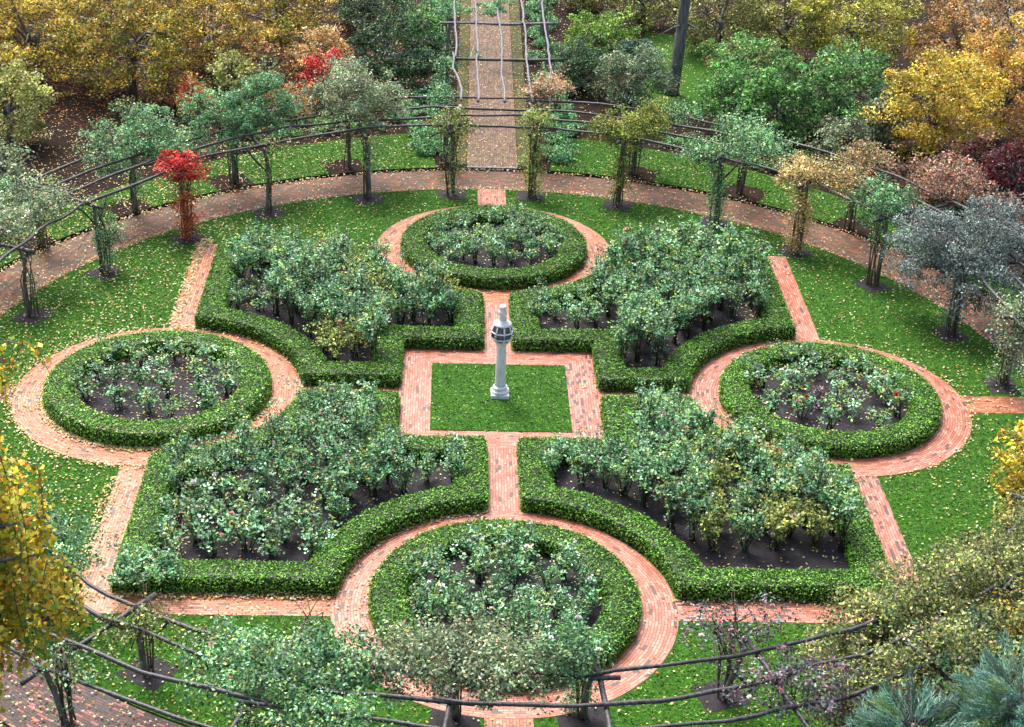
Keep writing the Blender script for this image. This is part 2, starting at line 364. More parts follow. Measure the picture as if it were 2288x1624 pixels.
# --- quarter beds
def quarter_poly(sx, sy, ins, corner_flag=False):
    e = AX+ins; bq = SQ+ins; R = RP+ins
    ex, ey = CIRC['E' if sx > 0 else 'W']; ex = abs(ex); ny = abs(CIRC['N' if sy > 0 else 'S'][1])
    Wx = WX-rw-ins; Wy = (WN if sy > 0 else -WS)-rw-ins
    P = [((e, bq), 1), ((bq, bq), 1), ((bq, e), 1)]
    x0 = ex-sqrt(R*R-e*e); a0 = atan2(e, x0-ex); a1 = atan2(sqrt(R*R-(Wx-ex)**2), Wx-ex)
    aa = np.linspace(a0, a1, 26)
    P += [((ex+R*cos(a), R*sin(a)), 1 if i in (0, 25) else 0) for i, a in enumerate(aa)]
    P += [((Wx, Wy), 1)]
    y0 = Wy-ny; b0 = atan2(y0, sqrt(max(R*R-y0*y0, 0))); xe = e; b1 = -atan2(sqrt(R*R-e*e), e)
    bb = np.linspace(b0, b1, 26)
    P += [((R*cos(a), ny+R*sin(a)), 1 if i in (0, 25) else 0) for i, a in enumerate(bb)]
    return [((x*sx, y*sy), c) for (x, y), c in P]

HG = [(.09, .25, .028), (.14, .35, .045), (.22, .44, .075), (.03, .10, .015), (.28, .42, .10)]
HW = [3, 4, 3, 2, 1]
def hedge(name, pts, label, seed, w=.75, h=.38, z0=.046, hcol=HG):
    """clipped hedge along closed polyline pts=[((x,y),corner)]"""
    rg = np.random.default_rng(seed)
    P = np.array([p for p, _ in pts]); cf = [c for _, c in pts]; n = len(P)
    out = []; 
    for i in range(n):
        a, b2 = P[i], P[(i+1) % n]; L = np.linalg.norm(b2-a)
        out.append((a, cf[i]))
        if L > .3:
            s0 = w*.55 if cf[i] else .1; s1 = w*.55 if cf[(i+1) % n] else .1
            if L-s0-s1 > .05:
                k = max(2, int((L-s0-s1)/.16)+1)
                for q in np.linspace(s0, L-s1, k): out.append((a+(b2-a)*q/L, 0))
    # drop plain points too close to a sharp corner
    corners = [p for p, c in out if c]
    def sharp(i):
        return out[i][1]
    keep = []
    for i, (p, c) in enumerate(out):
        if not c and any(np.linalg.norm(p-q) < w*.45 for q in corners): continue
        keep.append((p, c))
    P = np.array([p for p, _ in keep]); n = len(P)
    t0 = P-np.roll(P, 1, 0); t1 = np.roll(P, -1, 0)-P
    t0 /= np.linalg.norm(t0, axis=1)[:, None]; t1 /= np.linalg.norm(t1, axis=1)[:, None]
    t = t0+t1; t /= np.linalg.norm(t, axis=1)[:, None]; nn = np.stack([-t[:, 1], t[:, 0]], 1)
    sc = 1/np.clip((t*t1).sum(1), .45, 1)
    prof = [(-.5, 0), (-.52, .35), (-.52, .7), (-.47, .92), (-.36, 1.0), (-.12, 1.02), (.12, 1.02), (.36, 1.0), (.47, .92), (.52, .7), (.52, .35), (.5, 0)]
    k = len(prof); V = np.zeros((n, k, 3))
    for j, (u, zz) in enumerate(prof):
        V[:, j, :2] = P+nn*(u*w*sc)[:, None]; V[:, j, 2] = z0+zz*h
    V[:, 1:-1] += (rg.normal(0, .010, (n, k-2, 3)))
    bump = wob(V[..., 0]*1.5, V[..., 1]*1.5, seed)*.018; V[..., 2] += bump*(V[..., 2] > z0+.2)
    i = np.arange(n)[:, None]*k; i2 = ((np.arange(n)+1) % n)[:, None]*k; j = np.arange(k-1)[None]
    F = np.stack([i+j, i2+j, i2+j+1, i+j+1], -1).reshape(-1, 4)
    V = V.reshape(-1, 3)
    g = Geo(); g.add(V, F, (.012, .035, .008))
    A, B, Cc, D = (V[F[:, q]] for q in range(4))
    nr = np.cross(Cc-A, D-B); ar = np.linalg.norm(nr, axis=1)/2; nr /= (2*ar[:, None]+1e-9)
    cen = V.reshape(n, k, 3)[:, :, :].mean(1)
    fc = (A+B+Cc+D)/4; sgn = np.sign(((fc-np.repeat(cen, k-1, 0))*nr).sum(1)); nr *= sgn[:, None]
    N = int(ar.sum()*950); f = rg.choice(len(F), N, p=ar/ar.sum())
    a = rg.random((N, 2)); p = (A[f]*((1-a[:, :1])*(1-a[:, 1:]))+B[f]*(a[:, :1]*(1-a[:, 1:]))+Cc[f]*(a[:, :1]*a[:, 1:])+D[f]*((1-a[:, :1])*a[:, 1:]))
    p = p+nr[f]*rg.normal(.018, .022, (N, 1))
    nm = nr[f]*.8+rg.normal(0, .75, (N, 3)); nm[:, 2] += .35
    c = pal(rg, N, hcol, HW, .32); blot = np.exp(.28*wob(p[:, 0]*2.2, p[:, 1]*2.2, seed+5)); c = c*blot[:, None]
    g.leaves(p, nm, rg.uniform(.045, .075, N), c, .62)
    o = link('box_hedge', g.mesh('box_hedge', M_hedge)); return tag(o, label, 'hedge', 'clipped box hedges round the rose beds')
QN = {(1, 1): 'far right', (-1, 1): 'far left', (1, -1): 'near right', (-1, -1): 'near left'}
for i, ((sx, sy), nm) in enumerate(QN.items()):
    sheet('planting_bed', [p for p, _ in quarter_poly(sx, sy, .12)], .046, M_soil)
    hedge('box_hedge', quarter_poly(sx, sy, .375), f'clipped hedge enclosing the {nm} notched rose bed beside the column lawn', 20+i)
CN = {'N': 'round hedge ring beyond the column, farthest from the viewer', 'S': 'round hedge ring nearest the viewer, full of white roses',
      'E': 'round hedge ring on the right around sparse roses', 'W': 'round hedge ring on the left around leaf strewn soil'}
for i, (k, lb) in enumerate(CN.items()):
    cx, cy = CIRC[k]
    hedge('box_hedge', [((x, y), 0) for x, y in arc(cx, cy, RH-.375, 0, 360, 97)[:-1]], 'clipped '+lb, 40+i)

# ------------------------------------------------------------------ masks for grass and fallen leaves
PIT_IN = [-85, -72, -58, -44, -31, -17, -5.4, 5.4, 17.4, 31, 44, 57, 72, 85, 98, 111, 124, 137, 149, 161, 174, 185, 198, 212, 225, 238, 250, 263]
PIT_OUT = [-72, -57, -44, -31, -17, -5.4, 5.4, 17, 30.3, 44.8, 57, 70, 85, 98, 111, 124, 137, 149, 161, 174, 185, 198, 212.8, 225, 238, 250, 263]
def pitpos(a, inner=True):
    R = 14.95 if abs(a) < 33 else 14.6
    if not inner: R = 17.75 if abs(a) < 33 else 17.4
    if inner and 140 < a < 200: R = 13.6
    if inner and 200 <= a < 230: R = 14.5
    if not inner and a > 100: R = 16.5
    return R*sin(radians(a)), R*cos(radians(a))
pin = np.array([pitpos(a) for a in PIT_IN])
for a, (x, y) in zip(PIT_IN, pin):
    u = radians(a); q = [(-.48, -.6), (.48, -.6), (.52, .3), (-.52, .3)]
    sheet('planting_bed', [(x+px*cos(u)+py*sin(u), y-px*sin(u)+py*cos(u)) for px, py in q], .038, M_soil)
def lawn_mask(x, y):
    r = np.hypot(x, y)
    inn = (r < RA0-.03) & ((np.abs(x) > WX+.02) | (y > WN+.02) | (y < WS-.02))
    for k, (cx, cy) in CIRC.items(): inn &= np.hypot(x-cx, y-cy) > RP+.04
    inn &= ~((np.abs(x) < .53) & (np.abs(y) > 12)); inn &= ~((np.abs(y) < .62) & (np.abs(x) > 12))
    for px, py in pin: inn &= np.hypot(x-px, y-py) > .55
    inn |= (np.abs(x) < GS) & (np.abs(y) < GS)
    return inn

# blades of grass
N = 260000; x = rng.uniform(-15.4, 15.4, N); y = rng.uniform(-15.4, 15.4, N); k = lawn_mask(x, y); x, y = x[k], y[k]
z = np.where((abs(x) < GS) & (abs(y) < GS), .066, .034)
a = rng.uniform(0, 2*pi, 200000); r = rng.uniform(17.34, 21, 200000); xo, yo = r*np.sin(a), r*np.cos(a); ad = np.abs((np.degrees(a)+180) % 360-180)
k = (ad > 6.8) & (r < 21.2-ad*.04)
for q in PIT_OUT:
    px, py = pitpos(q, False); k &= ~((np.hypot(xo-px, yo-py) < .85) & (r < 18.6))
xo, yo = xo[k], yo[k]
x = np.r_[x, xo]; y = np.r_[y, yo]; z = np.r_[z, np.full(len(xo), UP+.004)]; N = len(x)
a = rng.uniform(0, 2*pi, N); hgt = rng.uniform(.012, .035, N); wd = rng.uniform(.014, .028, N)
d = np.stack([np.cos(a), np.sin(a), 0*a], 1); ln = rng.normal(0, .035, (N, 2))
p = np.stack([x, y, z], 1); tip = p+np.c_[ln, hgt]; 
v = np.stack([p-d*wd[:, None], p+d*wd[:, None], tip+d*wd[:, None]*.3, tip-d*wd[:, None]*.3], 1).reshape(-1, 3)
g = Geo(); c = pal(rng, N, [(.025, .10, .010), (.055, .19, .018), (.12, .27, .03), (.24, .36, .07)], [4, 4, 3, 1.5], .35); c *= np.exp(.22*wob(x*.7, y*.7, 3)+.22*wob(x*4.1, y*4.1, 1)+.2*wob(x*11, y*9, 2))[:, None]
g.add(v, np.arange(4*N).reshape(-1, 4), c)
tag(link('grass', g.mesh('grass', M_grassblade)), 'short green grass growing all over the lawns', 'grass', kind='stuff')

# fallen leaves
def fallen(N, seed):
    rg = np.random.default_rng(seed)
    x = rg.uniform(-26, 22, N); y = rg.uniform(-16, 46, N); r = np.hypot(x, y)
    ang = np.degrees(np.arctan2(x, y))
    d = np.full(N, .22)
    west = np.clip((-x-3)/8, 0, 1); d += west*.85
    d = np.where((np.abs(x) < 2.6) & (np.abs(y) < 2.6), .03, d)
    d = np.where((np.abs(x) < 8.8) & (np.abs(y) < 9.2) & (np.hypot(x, y) > 4), .30+.3*west, d)
    pth = np.zeros(N, bool)
    for kk, (cx, cy) in CIRC.items():
        q = np.hypot(x-cx, y-cy); d = np.where(q < 2.2, .42 if kk != 'W' else .8, d)
        onp = (q > RH) & (q < RP); d = np.where(onp, {'N': .10, 'S': .05, 'E': .10, 'W': .55}[kk], d)
    d = np.where((np.abs(np.abs(x)-hx) < .4) & (np.abs(y) < 10) & (np.abs(y) > 3.9), np.where(x < 0, .85, .12), d)
    d = np.where((y < -8.9) & (y > WS), np.where(x < -3, .55, .08), d)
    ax = (np.abs(x) < AX) & (np.abs(y) > SQ) & (np.abs(y) < 6.4); d = np.where(ax, .03, d)
    d = np.where((r > RA0) & (r < RA1) & (y > 0), .4+.45*west, d)
    d = np.where((r > 13) & (r < 15.3) & (x > 9), .42, d)
    d = np.where((r > 17.3) & (np.abs(ang) < 6), .65, d)
    d = np.where((np.abs(np.abs(x-.1)-1.1) < .25) & (y > 17.5), 1.2, d)
    d = np.where((r > 21.2) & (ang < -6), 1.0, d)
    d = np.where((r > 21.2) & (ang > 6), .35, d)
    d = np.where(x < -13.5, np.maximum(d, .85), d)
    cl = np.exp(.5*wob(x*1.3, y*1.3, 9)); k = rg.random(N) < d*cl*.85
    for _, kk in enumerate(()): pass
    return x[k], y[k], rg
x, y, rg = fallen(150000, 5)
# drifts lying against the hedges and the edges of the left-hand paths
xs, ys = [x], [y]
for (cx, cy, R, a0, a1, n_) in [(-9.33, -.05, 3.08, 95, 330, 2600), (-9.33, -.05, 3.95, 0, 360, 1300), (-9.33, -.05, 2.2, 0, 360, 1300), (9.16, 0, 3.95, 0, 360, 500), (9.16, 0, 2.2, 0, 360, 450), (0, 0, 15.4, -80, 80, 1700), (0, 0, 17.2, -80, 80, 1500), (-.08, -9.68, 3.05, 270, 350, 250), (-.08, -9.68, 3.85, 290, 355, 350), (0, 9.94, 2.25, 0, 360, 200)]:
    aa = np.radians(rg.uniform(a0, a1, n_)); rr = R+rg.normal(0, .09, n_); xs.append(cx+rr*np.sin(aa)); ys.append(cy+rr*np.cos(aa))
for (x0, x1, y0, y1, n_) in [(-9.75, -9.4, 4, 10, 600), (-8.95, -8.8, -9.6, -4, 250), (-9.9, -9.5, -10, -4.5, 500), (-9.6, -4, -9.6, -9.3, 500), (-8.0, -7.6, -8.4, -4.4, 300), (-7.9, -3.5, -8.7, -8.2, 300), (3.5, 9, -9.6, -9.35, 120), (-9.6, -9.2, 9.8, 10.3, 150), (-9, 9, 9.95, 10.15, 500), (7.6, 8.2, 4.5, 8.5, 200)]:
    xs.append(rg.uniform(x0, x1, n_)); ys.append(rg.uniform(y0, y1, n_))
x = np.concatenate(xs); y = np.concatenate(ys); N = len(x); r = np.hypot(x, y)
inhedge = np.zeros(N, bool)
for kk, (cx, cy) in CIRC.items():
    q = np.hypot(x-cx, y-cy); inhedge |= (q < RH) & (q > RH-.75)
kp = ~inhedge | (rg.random(N) < .13); x, y, r, inhedge = x[kp], y[kp], r[kp], inhedge[kp]; N = len(x)
z = np.where(inhedge, .46, .064); z = np.where(r > 17.3, UP+.02, z)
z = z+rg.uniform(0, .02, N)
CR = [(.72, .62, .34), (.80, .72, .50), (.62, .45, .14), (.48, .24, .06), (.30, .11, .04), (.55, .5, .12)]
c = pal(rg, N, CR, [4, 3, 3, 1.5, 1, 1.5], .2)
rus = (r > 21.5) & (x < -4.5) & (y > 21.5+1.2*np.sin(x*.9))
c[rus] = pal(rg, int(rus.sum()), [(.38, .13, .03), (.28, .08, .02), (.5, .22, .05), (.6, .45, .15), (.12, .05, .02)], [4, 3, 2, 1.2, 2], .3)
sh = (np.abs(np.abs(x-.1)-1.1) < .3) & (y > 18); c[sh] = pal(rg, int(sh.sum()), [(.75, .38, .06), (.6, .25, .04), (.7, .55, .2)], None, .2)
nm = np.c_[rg.normal(0, .3, (N, 2)), np.ones(N)]
g = Geo(); g.leaves(np.c_[x, y, z], nm, rg.uniform(.045, .085, N)*np.where(rus, 1.3, 1), c, .75, fold=-.04)
tag(link('fallen_leaves', g.mesh('fallen_leaves', M_dry)), 'pale yellow and brown leaves fallen over lawns, paths and beds', 'fallen leaves', kind='stuff')
#@@PART2@@
# ------------------------------------------------------------------ sundial column in the centre
def lathe(g, prof, sides=28, cx=0, cy=0, col=(.5, .5, .5)):
    pr = np.array(prof); an = np.linspace(0, 2*pi, sides, endpoint=False)
    v = np.stack([cx+pr[:, 0:1]*np.cos(an), cy+pr[:, 0:1]*np.sin(an), np.repeat(pr[:, 1:2], sides, 1)], -1).reshape(-1, 3)
    k = len(pr); i = np.arange(k-1)[:, None]*sides; j = np.arange(sides)[None]; j2 = (j+1) % sides
    g.add(v, np.stack([i+j, i+j2, i+sides+j2, i+sides+j], -1).reshape(-1, 4), col); return g
sdl = empty('sundial_column', (0, .07, .062), 'tall pale stone column sundial with a faceted head standing on the square central lawn', 'sundial')
bm = bmesh.new(); bmesh.ops.create_cube(bm, size=1, matrix=Matrix.Translation((0, 0, .05)) @ Matrix.Diagonal((.50, .50, .12, 1)))
bmesh.ops.bevel(bm, geom=bm.edges[:], offset=.012, segments=2, affect='EDGES')
me = bpy.data.meshes.new('plinth'); bm.to_mesh(me); bm.free(); me.materials.append(M_stone); link('plinth', me, sdl)
g = lathe(Geo(), [(0, .112), (.235, .112), (.245, .135), (.245, .165), (.232, .188), (.2, .195), (.188, .21), (.19, .235), (.205, .25), (.208, .27), (.195, .295), (.165, .30), (.16, .33), (0, .33)])
link('base_moulding', g.mesh('base_moulding', M_stone, True), sdl)
g = lathe(Geo(), [(0, .33), (.158, .331), (.147, .37), (.145, .6), (.143, 1.0), (.136, 1.35), (.128, 1.52), (.128, 1.56), (0, 1.56)])
link('shaft', g.mesh('shaft', M_stone, True), sdl)
g = lathe(Geo(), [(0, 1.561), (.135, 1.561), (.15, 1.575), (.15, 1.59), (.135, 1.60), (.15, 1.625), (.20, 1.665), (.215, 1.69), (.20, 1.70), (0, 1.70)])
link('capital', g.mesh('capital', M_stone, True), sdl)
# faceted head: a many-sided block with sunk dark faces between pale ribs
K = 8; lev = [(1.70, .19), (1.80, .275), (1.99, .30), (2.20, .22)]
hd = Geo(); rb = Geo(); an = np.linspace(0, 2*pi, K, endpoint=False)+.2
rings = [np.stack([r*np.cos(an), r*np.sin(an), np.full(K, z)], -1) for z, r in lev]
for a_, b_ in zip(rings[:-1], rings[1:]):
    for j in range(K):
        q = np.array([a_[j], a_[(j+1) % K], b_[(j+1) % K], b_[j]]); c = q.mean(0); inn = c*np.array([.84, .84, 1]); qi = inn+(q-c)*.78
        hd.add(np.vstack([q*.985, qi]), [(0, 1, 5, 4), (1, 2, 6, 5), (2, 3, 7, 6), (3, 0, 4, 7), (4, 5, 6, 7)])
for j in range(K):
    rb.tube([r[j] for r in rings], .021, 6)
for r in rings[1:]:
    rb.tube(np.vstack([r, r[:1]]), .02, 6)
hp = link('dial_head', hd.mesh('dial_head', M_stone_dark), sdl); link('rib', rb.mesh('rib', M_stone), hp)
for j in (1, 3, 5, 7):   # gnomons
    gg = Geo(); r_ = rings[2][j]*.8+rings[1][j]*.2; o_ = r_*np.array([1.28, 1.28, 1]); gg.tube([r_, o_], .012, 4); link('gnomon', gg.mesh('gnomon', M_stone), hp)
g = lathe(Geo(), [(0, 2.16), (.25, 2.19), (.25, 2.225), (.19, 2.25), (.175, 2.28), (.13, 2.30), (.115, 2.33), (0, 2.33)])
link('cap_moulding', g.mesh('cap_moulding', M_stone, True), sdl)
g = lathe(Geo(), [(0, 2.33), (.10, 2.33), (.11, 2.37), (.085, 2.42), (.095, 2.47), (.12, 2.52), (.115, 2.58), (.08, 2.62), (.085, 2.65), (.10, 2.69), (.095, 2.73), (.05, 2.76), (0, 2.765)], 14)
link('finial', g.mesh('finial', M_stone, True), sdl)

# small white label on a stake in the far round bed
pl_ = empty('plant_label', (-.62, 7.55, .046), 'small white plant label on a stake at the near edge of the far round bed', 'plant label')
g = Geo(); g.tube([(0, 0, 0), (0, 0, .34)], .008, 4, (.6, .6, .6)); link('stake', g.mesh('stake', M_stone), pl_)
bm = bmesh.new(); bmesh.ops.create_cube(bm, size=1, matrix=Matrix.Translation((0, -.012, .36)) @ Matrix.Rotation(-.5, 4, 'X') @ Matrix.Diagonal((.12, .006, .07, 1)))
me = bpy.data.meshes.new('tag_plate'); bm.to_mesh(me); bm.free(); me.materials.append(M_stone); link('tag_plate', me, pl_)

# ------------------------------------------------------------------ pergola
def zr(a):                                  # rail height round the circle
    return 2.22+.28*cos(radians(a))
def rr_(a):                                 # rail radii
    k = max(0, cos(radians(a)))**2
    return [14.6+.55*k, 15.45+.75*k, 16.3+.75*k, 17.2+.95*k]
per = empty('circular_pergola', (0, 0, 0), 'rustic circular pergola of peeled logs standing over the outer brick path', 'pergola')
def pol(r, a, z): return (r*sin(radians(a)), r*cos(radians(a)), z)
def log(parent, name, pts, r0, r1, mat=None, wobble=.03, seed=None, n=9, sides=8):
    pts = np.array(pts, float); q = []
    for t in np.linspace(0, 1, n):
        s_ = t*(len(pts)-1); i = min(int(s_), len(pts)-2); q.append(pts[i]+(pts[i+1]-pts[i])*(s_-i))
    q = np.array(q); w_ = rng.normal(0, wobble, q.shape); w_[1:-1] = (w_[:-2]+w_[1:-1]*2+w_[2:])/3; q += w_*np.array([1, 1, .6])
    g = Geo(); g.tube(q, np.linspace(r0, r1, n)*(1+rng.normal(0, .06, n)), sides, jit=.04)
    return link(name, g.mesh(name, mat or M_log, True), parent)
for a in PIT_IN:
    x, y = pitpos(a); rr = hypot(x, y); z = zr(a)-.17; ri = rr_(a)[0]
    rt_ = rr+(ri-rr)*.6
    p = log(per, 'post', [(x, y, 0), pol((rr+rt_)/2, a+.1, z/2), pol(rt_, a, z)], .075, .055, M_post, wobble=.025, n=8)
for a in PIT_OUT:
    x, y = pitpos(a, False); rr = hypot(x, y); z = zr(a)-.17; ro = rr_(a)[3]
    log(per, 'post', [(x, y, .0), pol(rr+(ro-rr)*.6, a, z)], .075, .055, M_post, wobble=.025, n=7)
for a in PIT_IN:
    r_ = rr_(a); z = zr(a)-.1
    log(per, 'crossbeam', [pol(r_[0]-.55, a-.5, z), pol(r_[3]+.45, a+.4, z)], .06, .05, wobble=.025)
AN = PIT_IN
for k in range(4):
    i = k % 2; 
    while i < len(AN):
        a0 = AN[i]; a1 = AN[i+2] if i+2 < len(AN) else AN[(i+2) % len(AN)]+360
        if i+1 < len(AN) or True:
            am = (a0+a1)/2
            def pz(a, dz): 
                b_ = a if a <= 270 else a-360
                return pol(rr_(b_)[k]+rng.normal(0, .05), a, zr(b_)+.0+dz)
            log(per, 'rail', [pz(a0-1.6, .01), pz(a0+(a1-a0)*.33, rng.normal(0, .03)), pz(a0+(a1-a0)*.66, rng.normal(0, .03)), pz(a1+1.0, .03)], .052, .038, wobble=.05, n=14)
        i += 2
for a, s_ in ((-58, 1), (-57.5, -1), (211, -1), (199, 1), (161, 1), (31, 1), (-31, -1), (224, 1)):
    ri = rr_(a if a < 270 else a-360)[0]
    log(per, 'brace', [pol(ri-.02, a, zr(a)-.95), pol(ri+.05, a+s_*2.6, zr(a)-.06)], .035, .03, n=5)

wp = empty('walk_pergola', (0, 17.5, 0), 'rustic pole pergola spanning the long brick walk at the back', 'pergola')
def L(p): return (p[0], p[1]-17.5, p[2])
XS = [-1.42, -.52, .45, 1.45, 2.32]
for yb in (23.0, 27.9, 33.0, 38.2):
    for s_, xx in ((-1, -1.75), (1, 2.55)):
        log(wp, 'post', [L((xx, yb, UP-.02)), L((xx+.1*s_*-1, yb, 2.4))], .10, .075, M_log_far, .02)
    log(wp, 'crossbar', [L((-2.0, yb-.15, 2.46)), L((.4, yb+(.0 if yb < 25 else -.05), 2.42)), L((2.9, yb+.1, 2.46))], .055, .065, M_log if yb < 25 else M_log_far, .025)
for j, xx in enumerate(XS):
    for y0, y1 in ((17.7, 23.4), (22.8, 28.3), (27.7, 33.4), (32.6, 38.6)):
        dx = rng.normal(0, .05, 3)
        b0 = .28 if (j == 0 and y0 < 20) else (-.22 if (j == 4 and y0 < 20) else 0)
        log(wp, 'pole', [L((xx+b0+dx[0]*.3, y0, 2.52)), L((xx+b0+dx[1], (y0*2+y1)/3, 2.5)), L((xx+dx[2], (y0+2*y1)/3, 2.54)), L((xx, y1, 2.55))], .05, .038, M_log_far, .022, n=12)

# ------------------------------------------------------------------ foliage builders
ROSE = [(.085, .23, .09), (.15, .35, .17), (.34, .55, .36), (.32, .48, .13), (.035, .09, .035), (.48, .48, .15)]
ROSEW = [3, 4, 3, 2, 2, .5]
PAL = dict(
 gold1=([(.34, .24, .03), (.24, .19, .03), (.45, .33, .05), (.12, .13, .03), (.30, .13, .03), (.08, .09, .03)], [3, 3, 2, 2, 1, 2]),
 gold2=([(.48, .33, .04), (.38, .28, .04), (.58, .42, .08), (.22, .22, .04), (.45, .22, .05), (.13, .12, .03)], [3, 3, 2, 2, 1, 1]),
 orange=([(.60, .28, .08), (.70, .42, .16), (.42, .20, .06), (.5, .36, .1), (.14, .09, .04)], [3, 3, 2, 2, 1]),
 pale=([(.5, .4, .28), (.28, .26, .15), (.6, .5, .4), (.14, .13, .08)], None),
 edge=([(.20, .24, .06), (.28, .28, .08), (.12, .17, .05), (.35, .30, .12)], None),
 yg=([(.30, .34, .10), (.20, .27, .10), (.40, .38, .14)], None),
 russet=([(.20, .09, .04), (.11, .06, .03), (.30, .16, .06), (.35, .28, .10)], None),
 cream=([(.78, .50, .20), (.85, .62, .34), (.70, .34, .09), (.5, .25, .06)], [3, 3, 2, 1]),
 red=([(.50, .035, .04), (.62, .07, .05), (.34, .02, .03), (.60, .16, .06)], [4, 3, 2, 1]),
 redorange=([(.60, .14, .05), (.5, .06, .04), (.70, .30, .08), (.35, .10, .04)], None),
 dark=([(.035, .085, .045), (.055, .12, .055), (.02, .045, .025), (.12, .17, .06), (.2, .2, .06)], [4, 4, 3, 2, .5]),
 lime=([(.10, .22, .03), (.16, .29, .04), (.06, .14, .02), (.24, .30, .06)], None),
 greygreen=([(.08, .13, .075), (.12, .18, .10), (.16, .20, .10), (.04, .06, .035), (.30, .25, .14)], [3, 3, 2, 2, .5]),
 spiky=([(.06, .12, .085), (.10, .17, .12), (.03, .06, .04)], None),
 olive=([(.13, .14, .035), (.20, .19, .05), (.07, .08, .025), (.34, .30, .13), (.08, .12, .04)], [3, 3, 3, 1.5, 2]),
 goldgreen=([(.26, .26, .04), (.34, .30, .05), (.14, .18, .03), (.08, .10, .02), (.42, .34, .07)], [3, 2, 3, 2, 1]),
 green=([(.06, .17, .04), (.09, .23, .06), (.14, .29, .10), (.03, .08, .02), (.22, .28, .07)], [3, 4, 3, 2, 1]),
 burgundy=([(.09, .02, .03), (.14, .03, .035), (.05, .015, .02), (.35, .12, .08)], [4, 3, 3, .4]),
 pinkbrown=([(.20, .10, .08), (.32, .18, .14), (.10, .06, .05), (.14, .18, .09), (.45, .18, .08)], [3, 3, 2, 2, 1]),
 big=([(.11, .15, .05), (.17, .20, .06), (.24, .24, .08), (.06, .08, .03), (.30, .30, .07), (.09, .13, .08), (.20, .13, .10)], [3, 3, 2, 3, 1, 2, 1]),
 juniper=([(.10, .2, .15), (.16, .29, .23), (.24, .38, .31), (.05, .09, .06), (.16, .27, .10)], [3, 3, 2, 2, 1]),
 rose=(ROSE, ROSEW),
 greenrose=([(.07, .18, .07), (.11, .25, .12), (.15, .30, .16), (.04, .09, .04), (.24, .3, .1)], [3, 4, 2, 2, 1]),
 palerose=([(.16, .22, .12), (.24, .29, .17), (.08, .12, .06), (.36, .34, .2), (.12, .2, .12), (.3, .16, .1)], [3, 3, 3, 1, 3, .6]),
 ygrose=([(.20, .26, .06), (.28, .32, .10), (.12, .18, .05), (.07, .10, .03), (.40, .36, .10)], [3, 2, 3, 2, 1]),
 T17=([(.12, .19, .03), (.18, .24, .04), (.07, .11, .02), (.42, .27, .06), (.5, .32, .1)], [4, 3, 3, 1.2, .8]),
 tan=([(.30, .20, .07), (.40, .28, .12), (.5, .38, .2), (.14, .11, .05), (.18, .22, .10)], [3, 3, 2, 2, 2]),
 bluegrey=([(.09, .13, .115), (.14, .185, .17), (.20, .25, .24), (.04, .06, .05), (.20, .15, .17)], [3, 4, 3, 2, .8]),
 purple=([(.10, .05, .08), (.16, .09, .13), (.09, .15, .12), (.16, .24, .2), (.05, .03, .04)], [3, 2, 2, 2, 1]),
 cream_red=([(.5, .3, .2), (.55, .42, .28), (.24, .28, .12), (.45, .15, .08)], None),
 weep=([(.46, .36, .03), (.34, .34, .04), (.18, .25, .03), (.58, .33, .04), (.45, .20, .03), (.62, .5, .08), (.14, .15, .03)], [4, 4, 3, 2, 1, 1, 2]),
 yellowshrub=([(.62, .42, .03), (.52, .38, .05), (.70, .52, .08), (.25, .26, .05), (.12, .16, .06)], [4, 3, 2, 1.5, 1]),
)
BR = dict(red=1.15, redorange=1.2, cream=1.0, burgundy=1.1, weep=1.45, gold1=1.75, gold2=1.6, orange=1.2, yellowshrub=1.25, pale=1.2, dark=1.5, russet=1.2)
def pcol(rg, n, key, jit=.26):
    c, w_ = PAL[key]; c = np.array(c)*(1 if c is ROSE else BR.get(key, 1.55)); return pal(rg, n, c, w_, jit)

def crown(g, rg, cen, rad, n, leaf, key, clumps=40, cr=.31, flat=.62, low=-.9, key2=None, f2=.0, shell=.45, droop=0):
    """leaf clumps spread irregularly through an ellipsoid; returns clump centres"""
    cen = np.array(cen, float); rad = np.array(rad, float)
    K = clumps; d = rg.normal(size=(K*3, 3)); d /= np.linalg.norm(d, axis=1)[:, None]
    d = d[d[:, 2] > low][:K]; K = len(d)
    rr = rg.uniform(shell, 1.0, (K, 1))*(1+.13*rg.normal(size=(K, 1)))
    cc = cen+d*rr*rad
    wt = rg.uniform(.4, 1.6, K); wt /= wt.sum(); ci = rg.choice(K, n, p=wt)
    R = min(.20+.10*max(rad), min(rad)*.75)*rg.uniform(.6, 1.5, (K, 1))
    q = rg.normal(size=(n, 3)); q /= np.linalg.norm(q, axis=1)[:, None]; q *= rg.uniform(.15, 1, (n, 1))**.55
    p = cc[ci]+q*R[ci]*np.array([1, 1, flat]); p[:, 2] -= droop*np.abs(rg.normal(size=n))*.3
    p[:, 2] = np.maximum(p[:, 2], .04)
    nm = q*.7+rg.normal(0, .55, (n, 3)); nm[:, 2] += .45
    c = pcol(rg, n, key, .4)
    if key2: k = rg.random(K)[ci] < f2; c[k] = pcol(rg, int(k.sum()), key2)
    c *= np.exp(rg.normal(-.04, .34, (K, 1)))[ci]
    g.leaves(p, nm, leaf*rg.uniform(.65, 1.3, n), c, .58, rg=rg)
    return cc
